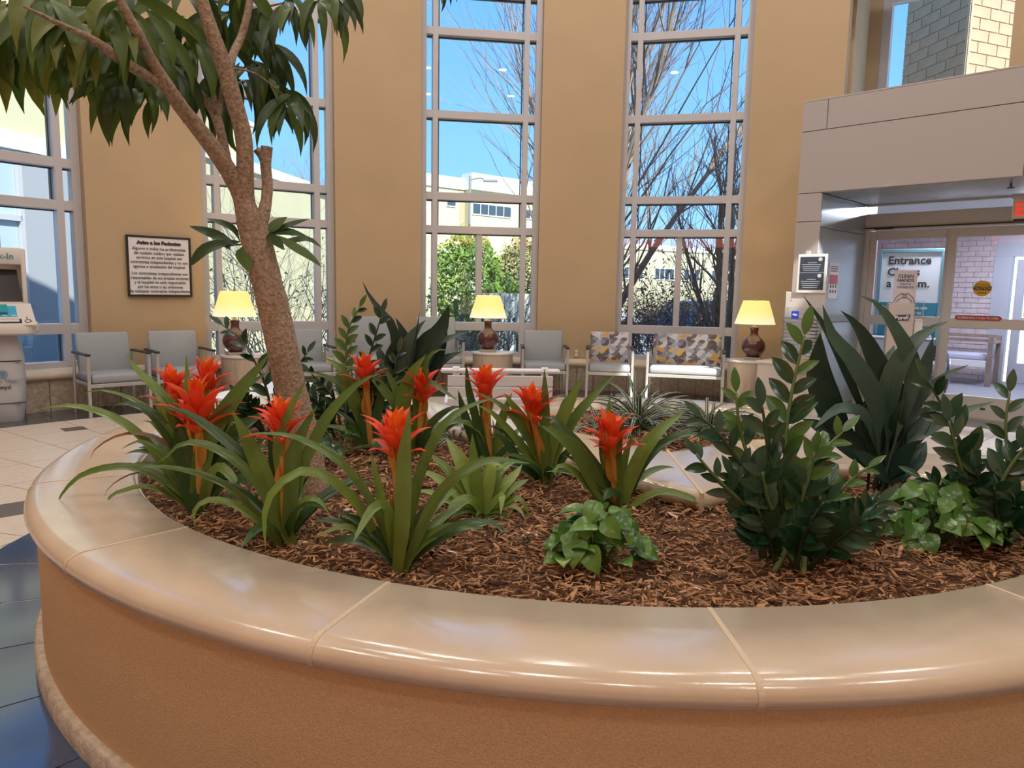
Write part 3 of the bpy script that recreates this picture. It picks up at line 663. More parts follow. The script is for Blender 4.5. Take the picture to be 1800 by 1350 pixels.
kprof([(0, .155, .20, .2), (.02, .16, .21, .2), (.24, .185, .225, .2), (.45, .195, .22, .2), (.65, .19, .21, .2), (.80, .165, .19, .2), (.9, .13, .15, .2)], 'body', M_kb, 28, 50, 3.2)
kprof([(.88, .30, .30, .12), (.90, .325, .36, .14), (.955, .335, .37, .15), (1.0, .325, .35, .15)], 'shelf', M_kw, 28, 50, 3.4)
mb = MB(); q = [(-.31, .34, .985), (.31, .34, .985), (.27, .06, 1.19), (-.27, .06, 1.19)]
mb.add([KP(*v) for v in q]+[KP(-.31, .30, .95), KP(.31, .30, .95), KP(.27, -.02, .98), KP(-.27, -.02, .98)], [(0, 1, 2, 3), (7, 6, 5, 4), (0, 4, 5, 1), (1, 5, 6, 2), (2, 6, 7, 3), (3, 7, 4, 0)]); mb.build('keypad_slope', M_kw, ki)
sl_ = lambda x, f, h=.003: KP(x*(.31-.04*f), .34-.28*f, .985+.205*f)+(kd*.205+V((0, 0, .28))).normalized()*h
def slab(x0, x1, f0, f1, h, name, m, par=ki):
    mb = MB(); a0 = [sl_(x0, f0, 0), sl_(x1, f0, 0), sl_(x1, f1, 0), sl_(x0, f1, 0)]; a1 = [sl_(x0, f0, h), sl_(x1, f0, h), sl_(x1, f1, h), sl_(x0, f1, h)]
    mb.add(a0+a1, [(3, 2, 1, 0), (4, 5, 6, 7), (0, 1, 5, 4), (1, 2, 6, 5), (2, 3, 7, 6), (3, 0, 4, 7)]); return mb.build(name, m, par)
slab(-.62, .52, .38, .86, .004, 'instruction_panel', M_cyan); slab(.0, .26, .47, .82, .035, 'card_reader', M_teal); slab(-.25, .62, .08, .26, .006, 'card_slot', M_black); slab(-.1, .55, .12, .22, .012, 'slot_lip', M_kw)
for xx in (-.18, .1, .36): slab(xx, xx+.14, .41, .44, .006, 'panel_print', M_white)
# wheelchair mark on the slope
u1 = kx; u2 = (kd*-.28+V((0, 0, .205))).normalized(); c0 = sl_(.78, .17, .004)
mb = MB(); mb.tube([c0+u1*(.022*math.cos(a))+u2*(.022*math.sin(a)) for a in [rad(120+18*i) for i in range(14)]], .003, 5)
mb.tube([c0+u1*-.006+u2*.05, c0+u1*-.002+u2*.022, c0+u1*.022+u2*.02, c0+u1*.034+u2*-.008], .0035, 5); mb.lathe([(0, -.006), (.006, 0), (0, .006)], c0+u1*-.006+u2*.062, 8); mb.build('wheelchair_mark', M_ink, ki)
mb = MB()
for a_ in ((-.255, .06, .985, 1.74), (.255, .06, .985, 1.74)):
    mb.rbox(KP(a_[0]*.9, -.05, (a_[2]+a_[3])/2), (.045, .2, a_[3]-a_[2]), .018, MK)
mb.rbox(KP(0, -.05, 1.66), (.47, .2, .17), .03, MK); mb.rbox(KP(0, -.12, 1.35), (.44, .05, .75), .01, MK); mb.build('head_frame', M_kw, ki, smooth=40)
mb = MB(); mb.add([KP(-.2, .045, 1.19), KP(.2, .045, 1.19), KP(.17, -.088, 1.53), KP(-.17, -.088, 1.53)], [(0, 1, 2, 3)]); mb.add([KP(-.2, .02, 1.19), KP(.2, .02, 1.19), KP(.17, -.10, 1.53), KP(-.17, -.10, 1.53)], [(3, 2, 1, 0)]); mb.build('screen', mat('dark_screen', (.03, .03, .035), .15), ki)
mb = MB(); mb.rbox(KP(0, .0, 1.19), (.42, .1, .03), .008, MK); mb.build('screen_sill', M_kw, ki)
text('Check-In', 'lettering', .085, M_teal, KP(0, .053, 1.63), kx, V((0, 0, 1)), ki, bold=.001)
mb = MB(); mb.rbox(KP(-.0, .20, .62), (.33, .03, .008), .001, MK); mb.build('panel_seam', M_black, ki)
mb = MB(); mb.rbox(KP(0, .215, .2), (.36, .03, .006), .001, MK); mb.build('panel_seam', M_black, ki)
M_logo = mat('logo_teal', (.05, .30, .42), .5); M_gtxt = mat('grey_lettering', (.25, .28, .33), .5)
cL = KP(0, .226, .49); mb = MB(); mb.tube([cL+kx*(.037*math.cos(2*PI*i/20))+V((0, 0, .037*math.sin(2*PI*i/20))) for i in range(21)], .0035, 5)
for i in range(3):
    zz = -.018+.015*i; mb.tube([cL+kx*-.02+V((0, 0, zz+.012)), cL+V((0, 0, zz)), cL+kx*.02+V((0, 0, zz+.012))], .0028, 5)
mb.tube([cL+V((0, 0, -.025)), cL+V((0, 0, .025))], .0022, 5); mb.build('leaf_emblem', M_logo, ki)
text('Atrium Health', 'lettering', .062, M_gtxt, KP(0, .228, .405), kx, V((0, 0, 1)), ki, bold=.0006); text('Floyd', 'lettering', .056, M_ink, KP(0, .227, .345), kx, V((0, 0, 1)), ki, bold=.0008)
mb = MB(); mb.rbox(KP(-.10, .215, .1), (.06, .03, .19), .004, MK); mb.build('teal_stripe', M_cyan, ki)
# ------------------------------------------------------------------ white slatted benches behind the planter
M_bench = mat('white_bench', (.86, .89, .97), .4)
def bench(name, loc, rz, L, label, back):
    o = empty(name, (0, 0, 0), label, 'bench', 'white slatted benches')
    for k in range(4):
        mb = MB(); mb.rbox((0, -.28+.115*k+.1, .44), (L, .105, .03), .008); mb.build('seat_slat', M_bench, o)
    for sx in (-1, 1):
        mb = MB(); mb.rbox((sx*(L/2-.1), .1, .215), (.06, .46, .43), .01); mb.build('leg', M_bench, o)
        if back: mb = MB(); mb.rbox((sx*(L/2-.1), -.265, .40), (.06, .045, .74), .008, Matrix.Rotation(rad(8), 3, 'X')); mb.build('back_post', M_bench, o)
    if back:
        for k in range(6):
            zz = .15+.1*k; mb = MB(); mb.rbox((0, -.285-.0*k+(zz-.4)*-.14, zz), (L-.06, .022, .093), .006, Matrix.Rotation(rad(8), 3, 'X')); mb.build('back_slat', M_bench, o)
        mb = MB(); mb.rbox((0, -.31, .735), (L+.06, .07, .04), .018); mb.build('top_rail', M_bench, o)
    o.location = loc; o.rotation_euler = (0, 0, rz); return o
bench('slatted_bench', (-.12, 6.45, 0), rad(4), .95, 'white slatted bench seen from behind below the middle lamp', True)
bench('slatted_bench', (-2.35, 6.75, 0), rad(76), 1.25, 'low white slatted bench beyond the planter, beside the trunk', False)

# ------------------------------------------------------------------ entrance vestibule beyond the doors
M_vest = mat('vestibule_paint', (.62, .63, .66), .7); M_vfloor = mat('vestibule_mat', (.20, .19, .21), .7, var=.1, vscale=60)
M_brickw = mat('pink_brick', (.46, .36, .36), .8, col2=(.55, .45, .46), vscale=9)
M_mortar = mat('pale_mortar', (.42, .35, .36), .9)
def vbox(name, m, *a): mb = MB(); pbox(mb, *a); return struct(mb, name, m)
vbox('floor_vestibule', M_vfloor, -1.6, 3.6, -6.6, dn-.12, -.1, .0)
vbox('ceiling_vestibule', M_white, -1.6, 3.6, -6.6, dn-.14, 2.78, 2.86)
vbox('wall_vestibule_left', M_vest, -1.7, -1.6, -6.6, dn-.12, -.05, 2.78)
vbox('wall_vestibule_side', M_vest, 3.6, 3.7, -6.6, dn-.12, -.05, 2.78)
vbox('trim_3', mat('threshold', (.62, .62, .60), .4, metal=.3), -.02, 2.75, dn-.13, dn+.03, -.01, .008)
vw = empty('wall_vestibule_end', PT(0, -6.4, 0), kind='structure')
mb = MB(); pbox(mb, -1.6, .47, -6.6, -6.42, 0, 2.78); mb.build('mortar_bed', M_mortar, vw)
bk = MB(); z = .0; row = 0
while z < 2.75:
    u = -1.6+(.11 if row % 2 else 0)
    while u < .46:
        pbox(bk, u+.006, min(u+.214, .47), -6.43, -6.408, z+.005, z+.085); u += .22
    z += .09; row += 1
o = bk.build('brick_courses', M_brickw, vw); o['kind'] = 'stuff'
d4 = empty('door_4', PT(1.2, -6.45, 0), kind='structure'); M_vf = mat('outer_door_frame', (.40, .40, .44), .4, metal=.2)
def dp(name, m, *a, par=d4): mb = MB(); pbox(mb, *a, b=.004); return mb.build(name, m, par)
dp('head_panel', M_vf, .45, 3.6, -6.6, -6.42, 2.15, 2.78); dp('jamb_frame', M_vf, .45, .72, -6.58, -6.40, 0, 2.15)
dp('stile', M_vf, .78, .90, -6.56, -6.46, 0, 2.1); dp('stile', M_vf, 1.72, 1.86, -6.56, -6.46, 0, 2.1); dp('bottom_rail', M_vf, .9, 1.72, -6.56, -6.46, 0, .34); dp('top_rail', M_vf, .9, 1.72, -6.56, -6.46, 1.95, 2.1); dp('mid_rail', M_vf, .9, 1.72, -6.56, -6.46, 1.02, 1.12)
for z0, z1 in ((.34, 1.02), (1.12, 1.95)):
    mb = MB(); p, q = PT(.9, -6.5, 0), PT(1.72, -6.5, 0); mb.add([(p.x, p.y, z0), (q.x, q.y, z0), (q.x, q.y, z1), (p.x, p.y, z1)], [(0, 1, 2, 3)]); mb.build('pane', M_dglass, d4, fix=False)
vbox('wall_vestibule_right', M_vest, 1.86, 3.6, -6.6, -6.42, 0, 2.15)
dp('hanging_decal', mat('blue_decal', (.03, .22, .60), .5), 1.33, 1.64, -6.455, -6.45, 1.28, 1.50)
dp('door_banner', mat('amber_decal', (.70, .55, .10), .5), .93, 1.68, -6.455, -6.45, 1.13, 1.21)
vl = empty('vestibule_light', PT(.62, -3.0, 2.78), 'round ceiling light above the vestibule floor mat', 'light')
mb = MB(); mb.lathe([(.0, -.03), (.16, -.03), (.17, -.01), (.17, 0), (0, 0)], PT(.62, -3.0, 2.78), 24); mb.build('lens', M_lamp, vl, smooth=40)
mb = MB(); mb.lathe([(.17, -.02), (.19, -.02), (.19, 0), (.17, 0)], PT(.62, -3.0, 2.78), 24); mb.build('trim_ring', M_white, vl, smooth=40)
area('vestibule_lamp', PT(.62, -3.0, 2.73), .34, 95, (.78, .84, 1)); area('vestibule_lamp', PT(1.4, -5.0, 2.73), .5, 95, (.74, .80, 1))

# wooden bench seat with slat rails by the brick wall
M_bwood = mat('bench_wood', (.22, .15, .12), .5, var=.2, vscale=6); M_bcush = mat('mauve_cushion', (.42, .40, .50), .7); M_bapron = mat('pale_apron', (.66, .62, .62), .5)
vb = empty('vestibule_bench', PT(.14, -5.65, 0), 'dark wooden bench with rail back and mauve cushion by the brick wall', 'bench')
def vbp(name, m, u0, u1, n0, n1, z0, z1, b=.005): mb = MB(); pbox(mb, u0+.34, u1+.34, n0-.35, n1-.35, z0, z1, b=b); return mb.build(name, m, vb)
for u in (-.75, .38):
    for n in (-5.05, -5.62): vbp('leg', M_bwood, u-.035, u+.035, n-.035, n+.035, 0, .82 if n < -5.3 or u > 0 else .72)
for z in (.70, .78): vbp('back_rail', M_bwood, -.75, .38, -5.64, -5.60, z, z+.05)
vbp('arm_rail', M_bwood, .34, .42, -5.62, -5.05, .70, .74); vbp('arm_rail', M_bwood, -.79, -.71, -5.62, -5.05, .70, .74)
vbp('cushion', M_bcush, -.71, .34, -5.60, -5.06, .42, .52, b=.03); vbp('apron', M_bapron, -.71, .34, -5.06, -5.03, .31, .42)
# wheelchair parked behind the left door leaf
wh = empty('wheelchair', V((6.35, 10.9, 0)), 'folded wheelchair parked inside the vestibule', 'wheelchair')
Wc = PY(1661, 655, 10.9); Wc.z = .316; wa = (pu*.35+pn*.94).normalized(); M_rub = mat('tyre_rubber', (.03, .03, .035), .6); M_chr = mat('chrome', (.6, .62, .65), .2, metal=.9)
for off, nm in ((0, 'wheel'), (-.5, 'wheel')):
    c = Wc+pu*off; mb = MB(); mb.tube([c+wa*(.30*math.cos(2*PI*i/28))+V((0, 0, .30*math.sin(2*PI*i/28))) for i in range(29)], .016, 6, cap=False); w_ = mb.build(nm, M_rub, wh, smooth=True)
    mb = MB(); mb.tube([c+pu*.03+wa*(.25*math.cos(2*PI*i/24))+V((0, 0, .25*math.sin(2*PI*i/24))) for i in range(25)], .008, 5, cap=False); mb.build('hand_rim', M_chr, w_, smooth=True)
    mb = MB()
    for i in range(12): mb.tube([c, c+wa*(.29*math.cos(2*PI*i/12))+V((0, 0, .29*math.sin(2*PI*i/12)))], .0025, 4)
    mb.tube([c-pu*.03, c+pu*.04], .03, 10); mb.build('spokes', M_chr, w_)
mb = MB(); mb.rbox(Wc+pu*-.25+V((0, 0, .2)), (.44, .4, .04), .01, Mrot(pang)); mb.build('seat', M_black, wh)
mb = MB(); mb.rbox(Wc+pu*-.25-wa*-.2+V((0, 0, .42)), (.44, .03, .38), .01, Mrot(pang)); mb.build('backrest', M_black, wh)
mb = MB()
for off in (-.03, -.47): mb.tube([Wc+pu*off+wa*.2+V((0, 0, .65)), Wc+pu*off+wa*.2+V((0, 0, -.02)), Wc+pu*off-wa*.2+V((0, 0, .2)), Wc+pu*off-wa*.3+V((0, 0, -.22))], .012, 6)
mb.build('frame', M_chr, wh, smooth=True)
for off in (-.06, -.44):
    mb = MB(); mb.lathe([(.0, -.015), (.065, -.015), (.075, 0), (.065, .015), (0, .015)], (0, 0, 0), 16); 
    Mq = Matrix.Rotation(PI/2, 3, 'X'); c = Wc+pu*off-wa*.3+V((0, 0, -.235)); mb.v = [tuple(c+Mrot(pang+PI/2) @ (Mq @ V(v))) for v in mb.v]; mb.build('caster', M_rub, wh, smooth=True)
# closing-hours sign in a teal frame standing just behind the glass
def face_sign(name, label, cx, Y, w_, zt, zb_):
    c = PY(cx, 520, Y); c.z = (zt+zb_)/2; return empty(name, c, label, 'sign'), c
sg, sc_ = face_sign('entrance_sign', 'teal framed white sign about the entrance closing, standing behind the glass door', 1597, 10.6, .74, 0, 0)
fx = V((.80, -.60, 0)); fo = V((-.60, -.80, 0)); fa = math.atan2(fx.y, fx.x); MF = Mrot(fa)
def SP(c, x, d, z): q = c+fx*x+fo*d; q.z = z; return q
sc_.z = 0; sg.location = sc_; sg['_wo'] = tuple(sc_)
ztop, zbot = CAM_H+(526-443)/FPX*10.6, CAM_H+(526-602)/FPX*10.6; SW = .80
mb = MB()
for (x, z, w_, h_) in ((0, ztop, SW, .05), (0, zbot, SW, .05), (-SW/2, (ztop+zbot)/2, .05, ztop-zbot), (SW/2, (ztop+zbot)/2, .05, ztop-zbot)): mb.rbox(SP(sc_, x, 0, z), (w_+.0, .04, h_), .006, MF)
mb.build('frame', mat('sign_frame', (.16, .33, .38), .4, metal=.3), sg)
zs = ztop-(ztop-zbot)*.56
mb = MB(); mb.box(SP(sc_, 0, -.006, (ztop+zs)/2), (SW-.04, .012, ztop-zs), MF); mb.build('white_panel', mat('sign_white', (.72, .74, .76), .5), sg)
mb = MB(); mb.box(SP(sc_, 0, -.006, (zbot+zs)/2), (SW-.04, .012, zs-zbot), MF); mb.build('teal_panel', mat('sign_teal', (.012, .20, .27), .5), sg)
mb = MB()
for x in (-.3, .3): mb.rbox(SP(sc_, x, -.05, zbot/2), (.04, .04, zbot), .006, MF); mb.rbox(SP(sc_, x, -.05, .02), (.06, .5, .03), .006, MF)
mb.build('stand', M_black, sg)
Z1 = V((0, 0, 1)); hh = (ztop-zbot)
for i, ln in enumerate(('Entrance', 'Closes', 'a       .m.')): text(ln, 'lettering', .155, M_ink, SP(sc_, -SW/2+.10, .004, ztop-.185-i*.165), fx, Z1, sg, 'LEFT', bold=.0035)
for i, ln in enumerate(('For                lease use', 'the                oor to', 'ca')): text(ln, 'small_lettering', .062, M_white, SP(sc_, -SW/2+.06, .004, zs-.09-i*.075), fx, Z1, sg, 'LEFT', bold=.001)
# small second sign and papers lower down behind the glass
sg2 = empty('counter', SP(sc_, .25, .55, 0), 'white counter with a lettered front behind the sliding door', 'counter')
mb = MB(); mb.rbox(SP(sc_, 0, .45, .42), (.80, .42, .84), .01, MF); mb.build('body', mat('counter_white', (.66, .68, .74), .5), sg2)
mb = MB(); mb.rbox(SP(sc_, 0, .45, .855), (.84, .47, .03), .008, MF); mb.build('counter_top', mat('counter_grey', (.35, .36, .40), .4), sg2)
text('A', 'lettering', .16, M_ink, SP(sc_, -.30, .665, .60), fx, Z1, sg2, 'LEFT', bold=.003)
mb = MB(); mb.box(SP(sc_, .1, .664, .32), (.5, .008, .25), MF); mb.build('teal_panel', M_teal, sg2)
for (x, w_, h_, lb) in ((.02, .3, .05, 'rumpled white cloth heap on the vestibule counter'), (.28, .2, .11, 'white plastic bundle at the end of the vestibule counter')):
    bm = bmesh.new(); bmesh.ops.create_icosphere(bm, subdivisions=3, radius=1); mb = MB(); cc = SP(sc_, x, .42, .873)
    mb.add([cc+fx*(v.co.x*w_/2*(1+.25*noise.noise(v.co*2.3)))+fo*(v.co.y*.12)+Z1*(max(0, v.co.z)*h_*(1+.5*noise.noise(v.co*3+V((x, 0, 0))))) for v in bm.verts], [tuple(v.index for v in f.verts) for f in bm.faces]); bm.free()
    tag(mb.build('white_bundle', mat('white_cloth', (.62, .64, .74), .8), smooth=True), lb, 'cloth')
# door decals
def decal_plane(px, py, n):
    r = ray(px, py); d = (PT(0, n, 0)-EYE).dot(pn)/r.dot(pn); return EYE+r*d
dnn = dn+.009; cc = decal_plane(1726, 507, dnn); dec = d2
cq = empty('caution_decal', cc, 'round amber caution decal stuck on the sliding glass door', 'sticker')
mb = MB(); mb.v = []; 
def disc(c, r, m, name, par, off, n=28, th=.002):
    mb = MB(); ring = [c+pu*(r*math.cos(2*PI*i/n))+Z1*(r*math.sin(2*PI*i/n))+pn*off for i in range(n)]
    mb.add(ring+[p+pn*th for p in ring], [tuple(range(n-1, -1, -1)), tuple(range(n, 2*n))]+[(i, (i+1) % n, n+(i+1) % n, n+i) for i in range(n)]); return mb.build(name, m, par)
disc(cc, .092, mat('amber', (.72, .46, .04), .5), 'disc', cq, -.021)
mb = MB(); mb.box(cc+pn*-.018, (.182, .002, .045), Mrot(pang)); mb.build('band', M_ink, cq)
text('CAUTION', 'lettering', .044, mat('amber', ()), cc+pn*-.016+Z1*-.015, pu, Z1, cq, bold=.0006)
text('AUTOMATIC', 'small_lettering', .026, M_ink, cc+pn*-.018+Z1*.032, pu, Z1, cq); text('DOOR', 'small_lettering', .03, M_ink, cc+pn*-.018+Z1*-.06, pu, Z1, cq, bold=.0004)
cc = decal_plane(1719, 559, dnn); cq = empty('emergency_decal', cc, 'red strip decal about emergency opening across the door rail', 'sticker')
mb = MB(); hw = .245; poly = [(-hw, 0), (-hw+.03, .028), (hw-.03, .028), (hw, 0), (hw-.03, -.028), (-hw+.03, -.028)]
mb.add([cc+pu*x+Z1*z+pn*.0 for (x, z) in poly]+[cc+pu*x+Z1*z+pn*.003 for (x, z) in poly], [(5, 4, 3, 2, 1, 0), (6, 7, 8, 9, 10, 11)]+[(i, (i+1) % 6, 6+(i+1) % 6, 6+i) for i in range(6)]); mb.build('strip', mat('decal_red', (.42, .05, .05), .5), cq)
text('IN EMERGENCY PUSH TO OPEN', 'lettering', .034, M_white, cc+pn*.004+Z1*-.012, pu, Z1, cq, bold=.0004, sx=.86)

# exit sign hanging under the lintel soffit, only its first letter in the frame
ec = decal_plane(1820, 366, -.7); ex = empty('exit_sign', ec, 'clear edge-lit exit sign with red letters hanging under the lintel', 'sign')
mb = MB(); mb.rbox(ec, (.40, .02, .21), .005, Mrot(pang)); mb.build('panel', mat('exit_panel', (.72, .62, .50), .3), ex)
mb = MB(); mb.rbox(ec+Z1*.13, (.42, .06, .05), .008, Mrot(pang)); mb.build('housing', M_frame, ex)
q = ec+Z1*.15; mb = MB(); mb.tube([q, V((q.x, q.y, 2.585))], .012, 8); mb.rbox(ec+Z1*-.115, (.36, .03, .03), .004, Mrot(pang)); mb.build('hanger', M_black, ex)
text('EXIT', 'lettering', .17, mat('exit_red', (.75, .04, .02), emit=(1, .06, .03), estr=.6), ec+pn*.012+Z1*-.062, pu, Z1, ex, bold=.004)
sq = decal_plane(1777, 327, -.4); sq.z = 2.575; kp = empty('sprinkler_head', sq, 'small sprinkler head under the lintel soffit', 'sprinkler')
mb = MB(); mb.tube([sq+Z1*.01, sq+Z1*-.03], .01, 8); mb.build('stem', M_black, kp)
mb = MB(); mb.lathe([(0, 0), (.035, .0), (.035, .005), (0, .005)], sq+Z1*-.045, 12); mb.tube([sq+pu*.014+Z1*-.028, sq+pu*.018+Z1*-.04], .004, 5); mb.tube([sq-pu*.014+Z1*-.028, sq-pu*.018+Z1*-.04], .004, 5); mb.tube([sq+Z1*-.03, sq+Z1*-.045], .004, 5); mb.build('deflector', M_black, kp)

# ------------------------------------------------------------------ mask dispenser on a board in front of the portal leg
def board_pt(px, py, n=.16):
    return decal_plane(px, py, n)
b0, b1 = board_pt(1386, 447), board_pt(1456, 447); bw = (b1-b0).dot(pu); zb0 = board_pt(1420, 700).z
bc = (b0+b1)/2; zt_ = board_pt(1420, 515).z
hs = empty('supply_station', V((bc.x, bc.y, 0)), 'clear supply dispenser on a pale board at the portal leg', 'dispenser')
mb = MB(); c = bc.copy(); c.z = (zt_+.02)/2+.0; mb.rbox(c-pn*.01, (bw, .02, zt_-.0), .004, Mrot(pang)); mb.build('board', mat('board_beige', (.58, .54, .52), .5), hs)
mb = MB()
for sx in (-.4, .4): mb.rbox(c+pu*bw*sx-pn*.06-Z1*(c.z-.02), (.05, .16, .04), .004, Mrot(pang))
mb.build('foot', M_black, hs)
for sx in (-.33, .36):
    q = bc+pu*bw*sx; q.z = board_pt(1420, 527).z; mb = MB(); mb.lathe([(0, -.003), (.008, -.003), (.008, .003), (0, .003)], (0, 0, 0), 10); mb.v = [tuple(q+pn*v[2]+pu*v[0]+Z1*v[1]) for v in mb.v]; mb.build('screw', M_frame, hs)
# acrylic bin
zb1, zb2 = board_pt(1410, 650).z, board_pt(1410, 540).z; bx0, bx1 = board_pt(1384, 600), board_pt(1442, 600); BW = (bx1-bx0).dot(pu); BC = (bx0+bx1)/2
mb = MB()
for (du, dn_, w_, d_) in ((-BW/2, .075, .004, .15), (BW/2, .075, .004, .15), (0, .15, BW, .004)):
    q = BC+pu*du+pn*dn_; q.z = (zb1+zb2)/2; mb.box(q, (w_, d_, zb2-zb1), Mrot(pang))
q = BC+pn*.075; q.z = zb1; mb.box(q, (BW, .15, .006), Mrot(pang)); mb.build('acrylic_bin', M_acryl, hs)
q = BC+pu*-.055+pn*.153; q.z = zb2-.085; mb = MB(); mb.box(q, (.085, .003, .085), Mrot(pang)); mb.build('blue_label', mat('royal_blue', (.01, .06, .55), .4), hs)
mb = MB()
for (dx, dz, w_, h_) in ((0, 0, .06, .008), (.0, 0, .008, .03), (-.014, .004, .008, .022), (.014, -.004, .008, .022)): mb.box(q+pn*.003+pu*dx+Z1*dz, (w_, .001, h_), Mrot(pang))
mb.build('label_mark', M_white, hs)
M_pk = mat('pack_white', (.66, .67, .74), .5, bump=.4, bscale=40); M_pk2 = mat('pack_cream', (.74, .60, .42), .55, bump=.4, bscale=40)
zz = zb1+.006; k = 0; hpk = (zb2-.10-zz)/15
def pack(i, z, m, lab):
    bm = bmesh.new(); bmesh.ops.create_cube(bm, size=1); bmesh.ops.subdivide_edges(bm, edges=bm.edges[:], cuts=3, use_grid_fill=True); mb = MB(); q = BC+pn*.075; q.z = 0; rr = random.Random(i)
    off = rr.uniform(-.006, .006); vs = []
    for v in bm.verts:
        x, y, zq = v.co.x*(BW-.03), v.co.y*.12, v.co.z*hpk*.95*(1-.55*(abs(v.co.x)*2)**4*.6)
        vs.append(q+pu*(x+off)+pn*y+Z1*(z+hpk/2+zq+.003*noise.noise(V((x*20, y*20, i)))))
    mb.add(vs, [tuple(v.index for v in f.verts) for f in bm.faces]); bm.free(); o = mb.build('folded_pack', m, smooth=True)
    return tag(o, lab, 'supply pack', 'folded packs in the clear bin')
for i in range(15):
    pack(i, zz+i*hpk, M_pk2 if i < 4 else M_pk, ('cream folded pack, %s from the bottom of the clear bin' % ('lowest', 'second', 'third', 'fourth')[i] if i < 4 else 'white folded pack, %s from the top of the clear bin' % ('first', 'second', 'third', 'fourth', 'fifth', 'sixth', 'seventh', 'eighth', 'ninth', 'tenth', 'eleventh')[14-i]).replace('lowest from the', 'lowest, at the'))
# twin notice in a white holder above it
def poster(name, label, corners, n, m_bg, cat='poster'):
    (x0, y0), (x1, y1) = corners; a = decal_plane(x0, (y0+y1)/2, n); b = decal_plane(x1, (y0+y1)/2, n); t = decal_plane((x0+x1)/2, y0, n); bt = decal_plane((x0+x1)/2, y1, n)
    c = (a+b)/2; c.z = (t.z+bt.z)/2; w_ = (b-a).dot(pu); h_ = t.z-bt.z; o = empty(name, c, label, cat); mb = MB(); mb.rbox(c, (w_, .012, h_), .003, Mrot(pang)); mb.build('sheet_holder', m_bg, o); return o, c, w_, h_
o, c, w_, h_ = poster('twin_notice', 'white holder with two dark blue notices above the clear dispenser', ((1402, 447), (1453, 515)), .17, M_white)
q = board_pt(1425, 512, .15); mb = MB(); mb.rbox(V((bc.x, bc.y, c.z))-pn*.008, (.05, .02, h_+.08), .003, Mrot(pang)); mb.build('mount', M_frame, o)
M_navy = mat('navy_print', (.035, .055, .085), .5); M_lt = mat('pale_print', (.55, .58, .62), .6)
for j, dz in enumerate((h_*.235, -h_*.2)):
    hh_ = h_*(.40 if j == 0 else .44); mb = MB(); mb.box(c+pn*.0065+Z1*dz, (w_*.84, .002, hh_), Mrot(pang)); mb.build('dark_panel', M_navy, o)
    disc(c+pu*(w_*.27)+Z1*(dz+hh_*.33), .022, M_lt, 'seal', o, .008)
    mb = MB()
    for k in range(5):
        L_ = w_*(.7 if k else .3)*(1-.06*k); mb.box(c+pn*.008+Z1*(dz-hh_*(-.12+.12*k))+pu*(-.0 if k == 0 else -w_*.03), (L_, .001, .006), Mrot(pang))
    mb.build('print_lines', M_lt, o)
# small notice on the jamb
jn = -.16
o = empty('jamb_notice', PT(.004, jn, 1.45), 'narrow white and red paper notice on the portal jamb', 'poster')
jx = -pn
jp = lambda px, py: (lambda r: EYE+r*((PT(.003, 0, 0)-EYE).dot(pu)/r.dot(pu)))(ray(px, py))
A, B, T, Bt = jp(1457, 490), jp(1473, 490), jp(1465, 461), jp(1465, 525); w_ = (B-A).dot(jx); h_ = T.z-Bt.z; c = (A+B)/2; c.z = (T.z+Bt.z)/2; o.location = c; o['_wo'] = tuple(c); jang = math.atan2(jx.y, jx.x); MJ = Mrot(jang)
mb = MB(); mb.box(c, (w_, .004, h_), MJ); mb.build('sheet', M_white, o)
mb = MB(); mb.box(c+pu*.003+Z1*.03*h_, (w_*.9, .002, h_*.26), MJ); mb.build('red_block', mat('print_red', (.5, .05, .06), .5), o)
mb = MB()
for k in range(3): mb.box(c+pu*.003+Z1*h_*(.38-.06*k), (w_*.8, .002, h_*.022), MJ)
for k in range(6): mb.box(c+pu*.003+jx*w_*(-.28+.28*(k % 3))-Z1*h_*(.16+.14*(k//3)), (w_*.12, .002, h_*.08), MJ)
mb.build('print_lines', M_ink, o)
# low pale cabinet to the left of the portal leg
ca = decal_plane(1362, 690, .02); cb2 = empty('low_cabinet', PT(-.62, -.1, 0), 'low pale cabinet between lamp table and portal leg', 'cabinet')
mb = MB(); pbox(mb, -.60, -.29, -.30, .10, .04, .60, b=.006); mb.build('body', mat('cabinet_beige', (.58, .54, .50), .5), cb2)
mb = MB(); pbox(mb, -.62, -.285, -.32, .12, .60, .625, b=.005); mb.build('top', M_top, cb2); mb = MB(); pbox(mb, -.59, -.30, -.28, .08, 0, .04); mb.build('plinth', M_black, cb2)
# hand sanitiser stand in the doorway
hsn = decal_plane(1583, 560, -.75); hsn.z = 0; hx = (V((0, -1, 0))+pn*.6).normalized(); hr = V((-hx.y, hx.x, 0)); MH = Mrot(math.atan2(hr.y, hr.x)); Yh = hsn.y
st = empty('sanitiser_stand', hsn, 'pale hand sanitiser stand with a clean hands sign in the doorway', 'dispenser')
def hz(y): return CAM_H+(525.5-y)/FPX*Yh*1.0
def HPt(x, d, z): q = hsn+hr*x+hx*d; q.z = z; return q
M_sb = mat('stand_beige', (.60, .55, .54), .45)
mb = MB(); mb.rbox(HPt(-.01, 0, (hz(700)+hz(533))/2), (.275, .14, hz(533)-hz(700)), .012, MH); mb.build('cabinet', M_sb, st)
mb = MB(); mb.rbox(HPt(-.01, 0, hz(700)/2), (.09, .06, hz(700)), .004, MH); mb.build('post', M_frame, st)
mb = MB(); mb.rbox(HPt(-.01, 0, .015), (.36, .34, .03), .008, MH); mb.build('foot_plate', M_frame, st)
mb = MB(); mb.rbox(HPt(.015, .02, (hz(476)+hz(535))/2), (.235, .012, hz(476)-hz(535)), .003, MH); sb = mb.build('sign_board', mat('sign_lilac', (.72, .70, .78), .5), st)
